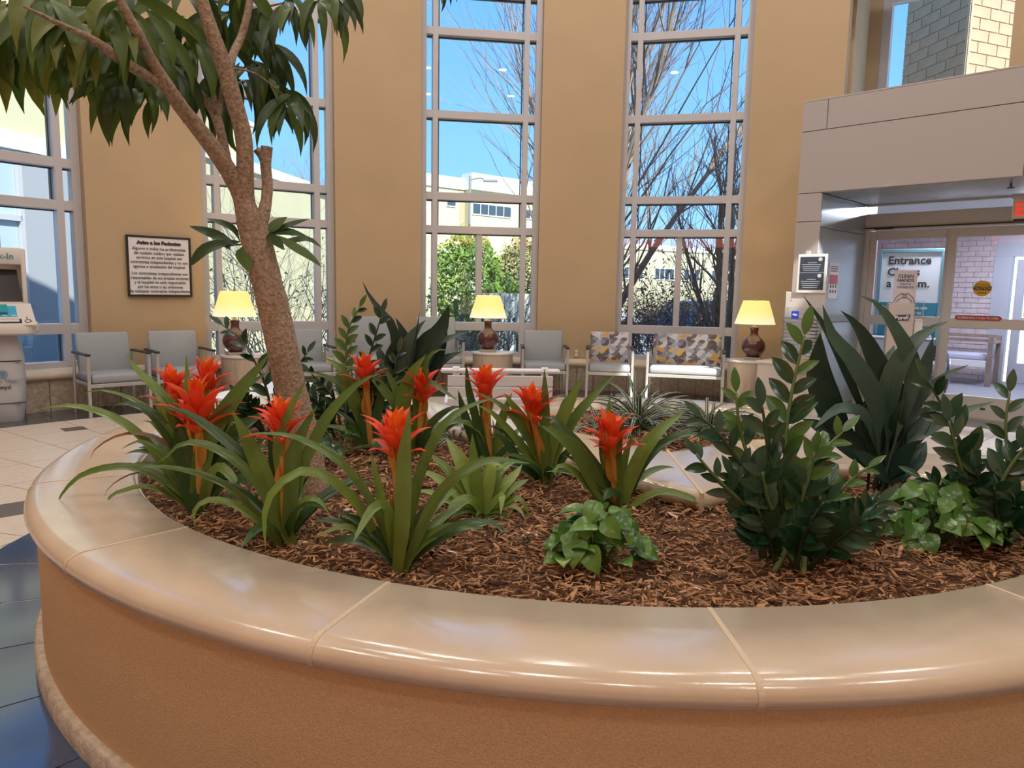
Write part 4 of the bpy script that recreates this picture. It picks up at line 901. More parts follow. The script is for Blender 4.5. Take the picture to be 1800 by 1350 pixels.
M_nv = mat('navy_ink', (.03, .05, .13), .5); M_bl = mat('blue_ink', (.10, .16, .35), .5)
text('CLEAN', 'lettering', .052, M_nv, HPt(.015, .028, hz(489)), hr, Z1, st, bold=.001); text('HANDS', 'lettering', .052, M_nv, HPt(.015, .028, hz(496)), hr, Z1, st, bold=.001)
text('MAKE A', 'lettering', .033, M_bl, HPt(.015, .028, hz(501.5)), hr, Z1, st); text('DIFFERENCE', 'lettering', .033, M_bl, HPt(.015, .028, hz(507)), hr, Z1, st, bold=.0004)
hb = hz(531); hc_ = lambda x, z: HPt(.015+x, .031, hb+z)
mb = MB()
for s in (-1, 1):
    mb.tube(spl([hc_(s*.105, -.005), hc_(s*.095, .04), hc_(s*.055, .085), hc_(s*.022, .10), hc_(s*.0, .08)], 12), .0035, 5)
    mb.tube(spl([hc_(s*.075, -.005), hc_(s*.07, .022), hc_(s*.035, .045), hc_(0, .052)], 9), .003, 5); mb.tube(spl([hc_(0, .052), hc_(s*.02, .07), hc_(s*.018, .085), hc_(0, .08)], 8), .0025, 5)
mb.build('heart_hands_drawing', mat('drawing_brown', (.20, .09, .08), .6), st)
mb = MB(); poly = [(-.085, -.035), (.07, -.03), (.085, .04), (-.07, .03)]; bz = hz(558)
mb.add([HPt(x-.0, .072, bz+z) for (x, z) in poly]+[HPt(x, .076, bz+z) for (x, z) in poly], [(3, 2, 1, 0), (4, 5, 6, 7), (0, 1, 5, 4), (1, 2, 6, 5), (2, 3, 7, 6), (3, 0, 4, 7)]); mb.build('name_plate', M_nv, st)
text('Purell', 'lettering', .062, M_white, HPt(-.005, .078, bz-.018), (hr+Z1*.06).normalized(), Z1, st, bold=.002)
mb = MB(); mb.rbox(HPt(.185, -.01, (hz(528)+hz(565))/2), (.095, .10, hz(528)-hz(565)), .008, MH); mb.build('clear_cover', M_acryl, st)
mb = MB(); mb.rbox(HPt(.185, -.01, (hz(560)+hz(588))/2), (.09, .09, hz(560)-hz(588)), .01, MH); mb.rbox(HPt(.13, -.01, hz(575)), (.05, .05, .03), .004, MH); mb.build('refill_cup', M_white, st)

# ------------------------------------------------------------------ outdoors
M_cream = mat('cream_stucco', (.62, .56, .36), .85, var=.03, vscale=.6); M_trimw = mat('white_cornice', (.78, .76, .68), .7); M_shut = mat('window_dark', (.05, .08, .11), .15, .6)
M_ground = mat('winter_lawn', (.30, .27, .17), .95, col2=(.42, .40, .30), vscale=.6)
M_asph = mat('asphalt', (.30, .31, .33), .9)
mb = MB(); mb.prism([(-60, 10.95), (-8.6, 10.95), (-8.6, 10.95), (20, 10.95), (90, 10.95), (90, 120), (-60, 120)], -.6, -.25); struct(mb, 'ground_outside', M_ground)
mb = MB(); mb.prism([(3, 17), (40, 17), (60, 52), (6, 52)], -.26, -.235); struct(mb, 'pavement_outside', M_asph)
def wallrun(name, p, q, z0, z1, th, m, parent):
    p, q = V((*p, 0)), V((*q, 0)); d = (q-p).normalized(); nn = V((d.y, -d.x, 0)); mb = MB(); c = (p+q)/2-nn*th/2; c.z = (z0+z1)/2
    mb.box(c, ((q-p).length, th, z1-z0), Mrot(math.atan2(d.y, d.x))); return mb.build(name, m, parent)
def onwall(p, q, f, out, z):
    p, q = V((*p, 0)), V((*q, 0)); d = (q-p).normalized(); nn = V((d.y, -d.x, 0)); c = p.lerp(q, f)+nn*out; c.z = z; return c, d, nn
def wbox(name, p, q, f0, f1, out, th, z0, z1, m, parent):
    a, d, nn = onwall(p, q, f0, out, 0); b, _, _ = onwall(p, q, f1, out, 0); c = (a+b)/2-nn*th/2; c.z = (z0+z1)/2
    mb = MB(); mb.box(c, ((b-a).length, th, z1-z0), Mrot(math.atan2(d.y, d.x))); return mb.build(name, m, parent)
def winrow(p, q, f0, f1, z0, z1, n, parent, fm=None):
    fr = wbox('window', p, q, f0, f1, .05, .12, z0, z1, fm or M_trimw, parent); w_ = (f1-f0)/n
    for k in range(n): wbox('pane', p, q, f0+w_*(k+.1), f0+w_*(k+.9), .07, .06, z0+.1*(z1-z0), z1-.1*(z1-z0), M_shut, fr)
# cream wing seen through the second window
Aw = ((-9.2, 8.9), (-7.45, 17.5)); A2 = ((-7.45, 17.5), (-5.5, 29.5))
bA = empty('wing_building', (-7.5, 18, 0), 'pale cream wing with white roof band close outside the second window', 'building')
wallrun('wall', A2[0], A2[1], -.3, 4.42, .5, M_cream, bA); wallrun('roof_band', (-7.40, 17.3), (-5.4, 29.6), 4.42, 4.68, .7, M_trimw, bA)
wallrun('upper_block', (-7.65, 17.0), (-7.10, 20.35), 4.68, 5.66, 1.8, M_cream, bA); wallrun('block_coping', (-7.65, 16.9), (-7.06, 20.45), 5.66, 5.78, 1.9, M_trimw, bA)
bG = empty('glazed_wing', (-8.6, 13, 0), 'glazed building front with pale metal frames outside the corner window', 'building')
M_cw = mat('curtain_wall_glass', (.42, .52, .62), .15, .6); M_gpan = mat('grey_cladding', (.36, .37, .40), .6)
G0, G1 = (-10.6, 8.3), (-8.1, 16.2)
wallrun('upper_wall', G0, G1, 4.05, 6.6, .5, M_cream, bG); wallrun('white_band', (-10.55, 8.2), (-8.03, 16.2), 3.75, 4.05, .55, M_trimw, bG); wallrun('cladding', G0, G1, -.3, .2, .4, M_gpan, bG)
wbox('cladding', G0, G1, .66, 1.0, 0, .4, .2, 3.75, M_gpan, bG)
for k in range(6):
    for (z0, z1) in ((.2, 1.3), (1.3, 2.55), (2.55, 3.75)): wbox('glass_pane', G0, G1, .11*k, .11*k+.105, -.05, .05, z0+.03, z1-.03, M_cw, bG)
for k in range(7): wbox('mullion', G0, G1, .11*k-.004, .11*k+.006, .03, .12, .2, 3.75, M_frame, bG)
for z in (1.3, 2.55): wbox('transom', G0, G1, 0, .66, .03, .12, z-.05, z+.05, M_frame, bG)
# cream building with ribbon windows
B0, B1 = (-6.5, 37.0), (5.2, 47.0)
bB = empty('ribbon_building', (0, 42, 0), 'cream building with white cornice and ribbon windows beyond the shrubs', 'building')
wallrun('wall', B0, B1, -.3, 6.75, 1, M_cream, bB); wallrun('cornice', (-6.6, 36.8), (5.3, 47.0), 6.75, 7.35, 1.3, M_trimw, bB)
bP = lambda px: (lambda r: (lambda t: (r*t).xy)(0))(px)
def fr_of(px):
    r = (px-900)/FPX; p, q = V(B0), V(B1); d = q-p; return (p.x-r*p.y)/(r*d.y-d.x)
wbox('shaded_pier', B0, B1, fr_of(804), fr_of(813), .02, .1, -.3, 6.75, mat('pier_shade', (.46, .38, .24), .8), bB)  # shade of the recess put into the strip's darker tan colour
f0 = fr_of(813); wbox('projecting_bay', B0, B1, f0, 1.0, .5, .6, -.3, 6.75, M_cream, bB); wbox('bay_cornice', B0, B1, f0-.004, 1.0, .7, .9, 6.75, 7.6, M_trimw, bB)
def winrow2(px0, px1, z0, z1, n, out):
    f0, f1 = fr_of(px0), fr_of(px1); fr = wbox('window', B0, B1, f0, f1, out+.05, .12, z0, z1, M_trimw, bB)
    for k in range(n): wbox('pane', B0, B1, f0+(f1-f0)*(k+.07)/n, f0+(f1-f0)*(k+.93)/n, out+.08, .05, z0+.08, z1-.08, M_shut, fr)
winrow2(781, 797, 5.8, 6.15, 1, 0); winrow2(816, 882, 5.45, 6.12, 5, .5); winrow2(900, 946, 5.5, 6.1, 3, .5)
wbox('downspout', B0, B1, fr_of(896.4), fr_of(898.2), .65, .12, -.3, 7.3, mat('downspout', (.42, .38, .30), .6), bB)
bC = empty('distant_building', (9, 62, 0), 'distant cream building with grey windows behind the bare trees', 'building')
C0, C1 = (7.5, 56), (22, 64); wallrun('wall', C0, C1, -.3, 4.8, 1, M_cream, bC); wallrun('cornice', (7.4, 55.8), (22.1, 64), 4.8, 5.2, 1.3, M_trimw, bC)
for f0, f1, n in ((.06, .17, 4), (.24, .36, 4), (.42, .52, 3), (.6, .7, 3)): winrow(C0, C1, f0, f1, 2.5, 3.5, n, bC)
# brick pier building seen through the upper window
bK = empty('brick_building', (7.8, 13.5, 0), 'tall tan brick building corner seen through the upper window', 'building')
Kc = V((8.0, 13.7, 0)); da, db = V((-.16, 1, 0)).normalized(), V((.93, .37, 0)).normalized()
M_tb = mat('tan_brick', (.50, .335, .20), .8, col2=(.58, .41, .25), vscale=3); M_tm = mat('brick_mortar', (.80, .68, .48), .9)
def brickface(d, n, L, z0, z1, bl, bh):
    mb = MB(); c = Kc+d*L/2-n*.035; c.z = (z0+z1)/2-1.93; mb.box(c, (L, .04, z1-z0+3.86), Mrot(math.atan2(d.y, d.x))); mb.build('mortar_bed', M_tm, bK)
    z = z0; row = 0; M = Mrot(math.atan2(d.y, d.x)); proto = {}
    while z < z1:
        u = -(bl/2 if row % 2 else 0)
        while u < L-.01:
            a, b = max(u, 0), min(u+bl, L); w_ = round(b-a-.018, 4)
            if w_ > .04:
                if w_ not in proto:
                    q = MB(); q.rbox((0, 0, 0), (w_, .06, bh-.018), .004, M); me = q.build('brick', M_tb, bK).data; o = [x for x in bK.children if x.data == me][0]; me_off = V(bK.get('_wo')); 
                    for v in me.vertices: v.co += me_off
                    proto[w_] = me
                else: o = bpy.data.objects.new('brick', proto[w_]); C.objects.link(o); o.parent = bK
                p = Kc+d*((a+b)/2)-n*.02; o.location = V((p.x, p.y, z+bh/2))-V(bK.get('_wo'))
            u += bl
        z += bh; row += 1
na = V((-da.y, da.x, 0)); na = na if na.dot(EYE-Kc) > 0 else -na; nb_ = V((db.y, -db.x, 0)); nb_ = nb_ if nb_.dot(EYE-Kc) > 0 else -nb_
brickface(da, na, 1.7, 3.6, 7.4, .50, .20); brickface(db, nb_, 2.4, 3.6, 7.4, .50, .20)
# fence of white slats
fe = empty('slat_fence', (0, 20, 0), 'white vertical slat fence below the evergreen shrubs', 'fence'); M_fence = mat('fence_white', (.62, .62, .60), .7)
x = -.75
while x < 1.1: mb = MB(); mb.box((x, 20+.1*x, .55), (.125, .03, 1.6)); mb.build('slat', M_fence, fe); x += .145
mb = MB(); mb.box((.15, 20.05, 1.3), (2.0, .05, .09)); mb.build('rail', M_fence, fe); mb = MB(); mb.box((.15, 20.05, .1), (2.0, .05, .09)); mb.build('rail', M_fence, fe)
lpole = empty('street_light', (-1.95, 32, -.25), 'tall grey street light pole with a side arm in front of the cream building', 'lamp post'); M_pole = mat('pole_grey', (.26, .27, .26), .6)
mb = MB(); mb.tube([(-1.95, 32, -.25), (-1.95, 32, 6.25)], [.07, .045], 8); mb.build('pole', M_pole, lpole); mb = MB(); mb.tube([(-1.95, 32, 6.1), (-1.5, 32, 6.18), (-1.35, 32, 6.12)], .035, 6); mb.build('arm', M_pole, lpole)
mb = MB(); mb.rbox((-1.08, 32, 6.06), (.62, .2, .1), .03); mb.build('lamp_head', M_pole, lpole)
# trees and shrubs
M_bark = mat('winter_bark', (.20, .15, .12), .9, var=.25, vscale=5); M_twig = mat('twig', (.34, .26, .21), .9); M_pbark = mat('pale_bark', (.36, .29, .24), .9, var=.2, vscale=4)
M_ever = mat('evergreen_leaf', (.16, .22, .04), .6, col2=(.34, .38, .08), vscale=2.2); M_dry = mat('dry_leaf', (.34, .17, .08), .8)
def twigs(mb, p, d, L, r, depth, rr, up=.15, spread=.5, n=3, seg=5):
    pts = [V(p)]; d = V(d).normalized()
    for i in range(seg): d = (d+V((rr.gauss(0, .10), rr.gauss(0, .10), rr.gauss(up*.25, .07)))).normalized(); pts.append(pts[-1]+d*L/seg)
    mb.tube(pts, [r*(1-.55*i/seg) for i in range(seg+1)], 5 if depth > 1 else 3, cap=False)
    if depth <= 0: return
    for k in range(n):
        i = rr.randint(max(1, seg//2-1), seg); a = V((rr.gauss(0, 1), rr.gauss(0, 1), rr.gauss(0, .5))); t = (pts[i]-pts[i-1]).normalized()
        twigs(mb, pts[i], t+a.normalized()*spread, L*rr.uniform(.5, .78), r*.5, depth-1, rr, up, spread, n, max(3, seg-1))
def bare_tree(name, label, base, stems, mbark, seed, group='bare winter trees'):
    rr = random.Random(seed); o = empty(name, base, label, 'tree', group); tw = MB()
    for (d, L, r) in stems:
        st_ = MB(); pts = [V(base)]; dd = V(d).normalized()
        for i in range(8): dd = (dd+V((rr.gauss(0, .05), rr.gauss(0, .05), .02))).normalized(); pts.append(pts[-1]+dd*L/8)
        st_.tube(pts, [r*(1-.75*i/8) for i in range(9)], 7, cap=False); st_.build('trunk', mbark, o, smooth=True)
        for i in range(2, 9):
            for k in range(3 if i > 3 else 2):
                a = V((rr.gauss(0, 1), rr.gauss(0, .7), rr.gauss(.2, .5))).normalized(); t = (pts[i]-pts[i-1]).normalized()
                twigs(tw, pts[i], t+a*.55, L*rr.uniform(.18, .36), r*.32*(1-.06*i), 2, rr, .25, .5, 3, 5)
    tw.build('twigs', M_twig, o, kind='stuff')
bare_tree('bare_tree', 'vase-shaped bare tree fanning up behind the third pillar', (1.45, 15, -.25), [((-.16, .1, 1), 8, .09), ((.04, .2, 1), 8.5, .10), ((.14, -.1, 1), 8.5, .10), ((.24, .1, 1), 8.5, .10), ((.30, -.1, .95), 8, .09), ((.42, .2, .92), 7.5, .09), ((-.30, 0, 1), 7, .07), ((.36, .3, 1), 8, .08), ((.19, .35, 1), 8.3, .08)], M_pbark, 3)
bare_tree('bare_tree', 'dark forked bare tree close outside the third window', (4.05, 14, -.25), [((-.10, .0, 1), 3.6, .12), ((-.35, .1, 1), 3.4, .06), ((.12, .1, 1), 4.2, .08)], M_bark, 9)
bare_tree('bare_tree', 'leaning bare tree at the edge of the third window', (3.8, 12.9, -.25), [((.06, -.02, 1), 3.6, .08)], M_bark, 12)
bare_tree('bare_tree', 'small far bare tree above the white roof band', (-13.5, 48, -.25), [((0, 0, 1), 8, .10), ((.18, 0, 1), 7.8, .08), ((-.18, 0, 1), 7.6, .08), ((.32, 0, 1), 7.4, .08)], M_twig, 21)
def bare_shrub(label, c, w_, h, n, seed, leaves=0, lm=None):
    rr = random.Random(seed); o = empty('bare_shrub', c, label, 'shrub', 'twiggy shrubs outside the windows'); mb = MB(); lf = MB()
    for i in range(int(n*1.7)):
        b = V(c)+V((rr.gauss(0, w_*.28), rr.gauss(0, .35), 0)); d = V((rr.gauss(0, .6), rr.gauss(0, .4), 1)); twigs(mb, b, d, h*rr.uniform(.5, .8), .012, 2, rr, .05, .9, 3, 5)
    mb.build('twigs', M_twig, o, kind='stuff')
    if leaves:
        for v in rr.sample(mb.v, min(leaves, len(mb.v))):
            a = V((rr.gauss(0, 1), rr.gauss(0, 1), rr.gauss(0, 1))).normalized(); b = a.orthogonal().normalized(); s = rr.uniform(.03, .06); p = V(v); lf.add([p, p+a*s+b*s*.4, p+a*s*2, p+a*s-b*s*.4], [(0, 1, 2, 3)])
        lf.build('leaves', lm or M_dry, o, fix=False, kind='stuff')
bare_shrub('twiggy bare shrub against the cream wing', (-3.9, 13.2, -.25), 1.6, 2.8, 34, 31, 350, M_ever)
bare_shrub('twiggy shrub outside the pale lamp window edge', (-2.0, 14.0, -.25), .8, 2.2, 14, 32, 200, M_ever)
bare_shrub('low tangle of twigs below the evergreen shrubs', (-.7, 14.2, -.25), 2.0, 1.7, 40, 33, 500, M_ever)
bare_shrub('russet leaved shrub behind the single print chair', (2.2, 14.5, -.25), .9, 2.2, 26, 34, 2200, M_dry)
bare_shrub('grey twiggy shrub behind the wide print chair', (3.2, 15.0, -.25), 1.5, 2.2, 40, 35, 700, M_dry)
bare_shrub('brown twiggy shrub under the dark forked tree', (4.1, 15.2, -.25), 1.0, 1.9, 30, 36, 1200, M_dry)
def evergreen(label, c, rx, rz, n, seed, m):
    rr = random.Random(seed); o = empty('evergreen_shrub', c, label, 'shrub', 'evergreen shrubs by the fence'); mb = MB(); tr = MB()
    tr.tube([V(c), V(c)+V((0, 0, rz))], [.08, .04], 6)
    for i in range(n):
        u = V((rr.gauss(0, 1), rr.gauss(0, 1), rr.gauss(0, 1))).normalized()*rr.uniform(.45, 1)**.5; lump = 1+.25*noise.noise(u*2.2+V((seed, 0, 0)))
        p = V(c)+V((u.x*rx*lump, u.y*rx*lump, rz*(1+u.z*lump))); a = V((rr.gauss(0, 1), rr.gauss(0, 1), rr.gauss(0, 1))).normalized(); b = a.orthogonal().normalized(); s = rr.uniform(.05, .11); mb.add([p-a*s, p+b*s*.45, p+a*s, p-b*s*.45], [(0, 1, 2, 3)])
    tr.build('trunk', M_bark, o); mb.build('foliage', m, o, fix=False, kind='stuff')
M_ever2 = mat('evergreen_bright', (.12, .26, .03), .6, col2=(.30, .42, .07), vscale=2); M_ever3 = mat('evergreen_olive', (.26, .24, .07), .6, col2=(.42, .38, .14), vscale=2)
evergreen('tall bright evergreen shrub outside the lamp window, before the cream building', (-1.45, 23, -.2), 1.15, 1.75, 5200, 41, M_ever2)
evergreen('olive evergreen shrub right of the bright one, above the fence', (.35, 24, -.2), 1.25, 1.72, 5200, 42, M_ever3)
evergreen('low dark evergreen shrub just behind the white fence', (-.35, 21.5, -.2), .8, 1.0, 3000, 43, M_ever2)
evergreen('small olive shrub at the narrow right pane of the lamp window', (1.2, 22, -.2), .6, 1.6, 2200, 44, M_ever3)
# parked cars
M_rubber = mat('tyre', (.03, .03, .03), .8)
def car(label, loc, rz, col, group='parked cars'):
    o = empty('parked_car', (0, 0, 0), label, 'car', group); m = mat('paint_%d' % int(col[2]*100), col, .25, .6, coat=.5)
    prof = [(-2.15, .35), (-2.2, .6), (-2.05, .82), (-1.2, .95), (1.25, .92), (2.05, .78), (2.2, .55), (2.15, .32)]
    cab = [(-1.55, .93), (-1.05, 1.38), (.35, 1.42), (1.15, .92)]
    def ext(pr, w0, w1):
        mb = MB(); n = len(pr); vs = [(x, -w0, z) for x, z in pr]+[(x, w0, z) for x, z in pr]
        mb.add(vs, [tuple(range(n)), tuple(range(2*n-1, n-1, -1))]+[(i, n+i, n+(i+1) % n, (i+1) % n) for i in range(n)]); return mb
    ext(prof, .86, .86).build('body', m, o); ext(cab, .72, .72).build('cabin', m, o)
    ext([(-1.38, .96), (-1.0, 1.32), (.30, 1.36), (.95, .96)], .735, .735).build('side_windows', M_shut, o)
    mb = MB(); mb.add([(1.12, -.66, .95), (1.12, .66, .95), (.42, .62, 1.38), (.42, -.62, 1.38)], [(0, 1, 2, 3)]); mb.add([(-1.53, -.66, .96), (-1.53, .66, .96), (-1.09, .62, 1.35), (-1.09, -.62, 1.35)], [(3, 2, 1, 0)]); mb.build('windscreens', M_shut, o)
    for sx in (-1.35, 1.35):
        for sy in (-.8, .8):
            mb = MB(); mb.tube([(sx, sy-.1, .32), (sx, sy+.1, .32)], .32, 16); mb.build('wheel', M_rubber, o, smooth=40)
    o.location = loc; o.rotation_euler = (0, 0, rz)
car('blue parked car behind the shrubs, seen through the third window', (7.6, 30, -.235), rad(12), (.03, .07, .17)); car('white parked car left of the blue one, behind the twigs', (3.3, 31, -.235), rad(5), (.65, .66, .70)); car('dark parked car right of the blue one, behind the leaning tree', (9.0, 27, -.235), rad(8), (.06, .06, .08))

# ------------------------------------------------------------------ plants
def leaf_mat(name, c1, c2, rough=.32, kind='grad', stripe=(.75, .78, .55), trans=.25):
    """c1 base colour, c2 tip colour along the blade"""
    m = bpy.data.materials.new(name); m.use_nodes = True; n = m.node_tree.nodes; L = m.node_tree.links; b = n['Principled BSDF']; b.inputs['Roughness'].default_value = rough
    b.inputs['Specular IOR Level'].default_value = .5
    u = n.new('ShaderNodeUVMap'); sp_ = n.new('ShaderNodeSeparateXYZ'); L.new(u.outputs[0], sp_.inputs[0])
    r = n.new('ShaderNodeValToRGB'); r.color_ramp.elements[0].color = (*c1, 1); r.color_ramp.elements[1].color = (*c2, 1); L.new(sp_.outputs['Y'], r.inputs[0]); out = r.outputs[0]
    t = n.new('ShaderNodeTexCoord')
    z = n.new('ShaderNodeTexNoise'); z.inputs['Scale'].default_value = 9; z.inputs['Detail'].default_value = 3; L.new(t.outputs['Object'], z.inputs[0])
    def mix(fac, a, col):
        q = n.new('ShaderNodeMix'); q.data_type = 'RGBA'; L.new(fac, q.inputs['Factor']); L.new(a, q.inputs['A']); q.inputs['B'].default_value = (*col, 1); return q.outputs['Result']
    mr = n.new('ShaderNodeMapRange'); mr.inputs['From Min'].default_value = .35; mr.inputs['From Max'].default_value = .7; mr.inputs['To Max'].default_value = .45; L.new(z.outputs['Fac'], mr.inputs['Value'])
    out = mix(mr.outputs[0], out, tuple(x*.62 for x in c1))
    if kind == 'stripe':      # pale margins or centre lines along the blade
        w_ = n.new('ShaderNodeMath'); w_.operation = 'MULTIPLY'; L.new(sp_.outputs['X'], w_.inputs[0]); w_.inputs[1].default_value = 3
        f = n.new('ShaderNodeMath'); f.operation = 'PINGPONG'; L.new(w_.outputs[0], f.inputs[0]); f.inputs[1].default_value = 1
        g = n.new('ShaderNodeMath'); g.operation = 'GREATER_THAN'; L.new(f.outputs[0], g.inputs[0]); g.inputs[1].default_value = .74; out = mix(g.outputs[0], out, stripe)
    if kind == 'margin':
        f = n.new('ShaderNodeMath'); f.operation = 'SUBTRACT'; L.new(sp_.outputs['X'], f.inputs[0]); f.inputs[1].default_value = .5
        a = n.new('ShaderNodeMath'); a.operation = 'ABSOLUTE'; L.new(f.outputs[0], a.inputs[0]); g = n.new('ShaderNodeMath'); g.operation = 'GREATER_THAN'; L.new(a.outputs[0], g.inputs[0]); g.inputs[1].default_value = .36; out = mix(g.outputs[0], out, stripe)
    if kind == 'marble':
        z2 = n.new('ShaderNodeTexNoise'); z2.inputs['Scale'].default_value = 26; z2.inputs['Detail'].default_value = 5; L.new(t.outputs['Object'], z2.inputs[0])
        g = n.new('ShaderNodeMapRange'); g.inputs['From Min'].default_value = .60; g.inputs['From Max'].default_value = .70; L.new(z2.outputs['Fac'], g.inputs['Value']); out = mix(g.outputs[0], out, stripe)
    if kind == 'rib':
        w_ = n.new('ShaderNodeMath'); w_.operation = 'MULTIPLY'; L.new(sp_.outputs['X'], w_.inputs[0]); w_.inputs[1].default_value = 60; f = n.new('ShaderNodeMath'); f.operation = 'SINE'; L.new(w_.outputs[0], f.inputs[0])
        bp = n.new('ShaderNodeBump'); bp.inputs['Strength'].default_value = .25; bp.inputs['Distance'].default_value = .004; L.new(f.outputs[0], bp.inputs['Height']); L.new(bp.outputs[0], b.inputs['Normal'])
    L.new(out, b.inputs['Base Color'])
    tr = n.new('ShaderNodeBsdfTranslucent'); L.new(out, tr.inputs[0]); mx = n.new('ShaderNodeMixShader'); mx.inputs[0].default_value = trans; o = n['Material Output']
    L.new(b.outputs[0], mx.inputs[1]); L.new(tr.outputs[0], mx.inputs[2]); L.new(mx.outputs[0], o.inputs[0])
    return m
M_strap = leaf_mat('bromeliad_leaf', (.13, .195, .035), (.095, .205, .045)); M_strap2 = leaf_mat('bromeliad_leaf_bright', (.175, .25, .04), (.16, .285, .06)); M_strap3 = leaf_mat('bromeliad_leaf_deep', (.045, .10, .028), (.045, .115, .033))
M_lime = leaf_mat('lime_leaf', (.22, .34, .06), (.30, .44, .12)); M_brownleaf = leaf_mat('withered_leaf', (.24, .16, .06), (.30, .15, .08))
M_asp = leaf_mat('aspidistra_leaf', (.008, .032, .022), (.014, .050, .034), .30, 'rib', trans=.08); M_asp2 = leaf_mat('aspidistra_pale', (.03, .078, .058), (.06, .125, .095), .32, 'rib', trans=.08)
M_zz = leaf_mat('zz_leaf', (.010, .048, .020), (.016, .07, .028), .22, trans=.12); M_zz2 = leaf_mat('zz_leaf_fresh', (.07, .16, .04), (.10, .22, .05), .25); M_zz3 = leaf_mat('zz_leaf_grey', (.030, .085, .050), (.055, .12, .075), .25, trans=.1)
M_poth = leaf_mat('pothos_leaf', (.09, .23, .035), (.15, .31, .06), .28, 'marble', (.42, .50, .16)); M_poth2 = leaf_mat('pothos_dark', (.05, .15, .025), (.08, .20, .035), .25, 'marble', (.30, .40, .12))
M_spid = leaf_mat('striped_leaf', (.02, .06, .025), (.03, .08, .03), .4, 'stripe', (.62, .66, .55)); M_vari = leaf_mat('margined_leaf', (.05, .11, .06), (.07, .14, .08), .35, 'margin', (.60, .66, .58))
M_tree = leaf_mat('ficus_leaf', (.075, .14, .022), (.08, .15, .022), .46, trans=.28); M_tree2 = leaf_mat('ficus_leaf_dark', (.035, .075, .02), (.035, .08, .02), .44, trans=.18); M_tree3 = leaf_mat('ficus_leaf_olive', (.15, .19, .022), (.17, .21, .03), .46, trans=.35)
M_red = leaf_mat('bract_red', (.90, .13, .03), (.98, .075, .045), .4, trans=.35); M_org = leaf_mat('bract_orange', (.95, .26, .03), (1.0, .17, .02), .4, trans=.3); M_stemy = leaf_mat('sheath_amber', (.55, .33, .05), (.62, .20, .03), .45, trans=.2)
M_spike = mat('amber_spike', (.42, .26, .05), .5, col2=(.50, .20, .04), vscale=9); M_stem = mat('green_stem', (.10, .16, .05), .5); M_dstem = mat('dark_stem', (.03, .05, .02), .5)

def prof_strap(t): return (.62+.38*min(1, t/.3)) * (1 if t < .55 else max(0.0, 1-((t-.55)/.45)**1.9))
def prof_lance(t): return max(0.0, math.sin(PI*min(1, t**.85)))**.85 if t > 0 else .05
def prof_pointed(t): return .06 if t < .05 else max(0.0, math.sin(PI*min(1, ((t-.05)/.95)**.72)))**1.15
def prof_asp(t): return (.09 if t < .27 else .09+.91*math.sin(PI*.5*min(1, (t-.27)/.33))) * (1 if t < .6 else max(0.0, 1-((t-.6)/.4)**1.8))
def prof_bract(t): return (.55+.45*min(1, t/.35)) if t < .5 else max(0.0, 1-((t-.5)/.5)**1.35)
def prof_ell(t): return max(.0, math.sin(PI*min(1, t**.92)))**.8
def prof_heart(t): return .35 if t <= 0 else max(0.0, (1-(max(0, .26-t)/.26)**2*.45) * (1 if t < .26 else max(0.0, math.cos(PI*.5*(t-.26)/.74))**1.15))
def leaf(pts, wid, m, name, parent, prof=prof_strap, nseg=11, fold=.18, ref=None, twist=0.0, upw=.7, cup=0.0):
    """one blade along the points; wid full width in metres; returns the mesh object"""
    P = spl(pts, nseg+1); vs, fs, uv = [], [], []
    org = V(parent.get('_wo', (0, 0, 0))); last = None
    for i, p in enumerate(P):
        t = (P[min(i+1, nseg)]-P[max(i-1, 0)]).normalized(); N = ref if ref is not None else ((EYE-p).normalized()*.75+V((0, 0, upw))).normalized()
        s = t.cross(N)
        if s.length < .15 and last is not None: s = s+last*.5
        s = s.normalized()
        if last is not None and s.dot(last) < 0: s = -s
        if last is not None: s = (s*.6+last*.4).normalized()
        last = s; nn = s.cross(t).normalized()
        if nn.dot(N) < 0: nn = -nn
        f = i/nseg; w_ = wid*.5*prof(f); a = twist*f; s2 = s*math.cos(a)+nn*math.sin(a); n2 = nn*math.cos(a)-s*math.sin(a)
        for j, q in enumerate((-1, -.5, 0, .5, 1)): vs.append(p+s2*(q*w_)+n2*(abs(q)*fold*w_-cup*w_*q*q)-org)
    for i in range(nseg):
        for j in range(4): fs.append((i*5+j, i*5+j+1, (i+1)*5+j+1, (i+1)*5+j)); 
    me = bpy.data.meshes.new(name); me.from_pydata(vs, [], fs); me.materials.append(m); me.polygons.foreach_set('use_smooth', [True]*len(fs))
    ul = me.uv_layers.new(name='UVMap'); co = []
    for f_ in fs:
        for k in f_: co += [(k % 5)/4, (k//5)/nseg]
    ul.data.foreach_set('uv', co)
    o = bpy.data.objects.new(name, me); C.objects.link(o); o.parent = parent; o['_wo'] = tuple(org); return o
def pxleaf(base, px, dY, wpx, m, parent, prof=prof_strap, fold=.18, name='leaf', nseg=11, **k):
    """blade through picture points, leaving the base point and ending dY nearer/farther than it"""
    Y0 = base.y; L = [0]; q0 = None; pts = [base]; n = len(px)
    for i, (x, y) in enumerate(px): f = (i+1)/n; pts.append(PY(x, y, Y0+dY*f**1.2))
    return leaf(pts, wpx*(Y0+dY*.5)/FPX, m, name, parent, prof, nseg, fold, **k)
def arch(base, az, L, el, droop, n=7):
    """points of an arching blade: azimuth, length, start elevation, total droop (rad)"""
    p = V(base); out = [p.copy()]
    for i in range(n): e_ = el-droop*(i+.5)/n; p = p+V((math.cos(az)*math.cos(e_), math.sin(az)*math.cos(e_), math.sin(e_)))*(L/n); out.append(p.copy())
    return out
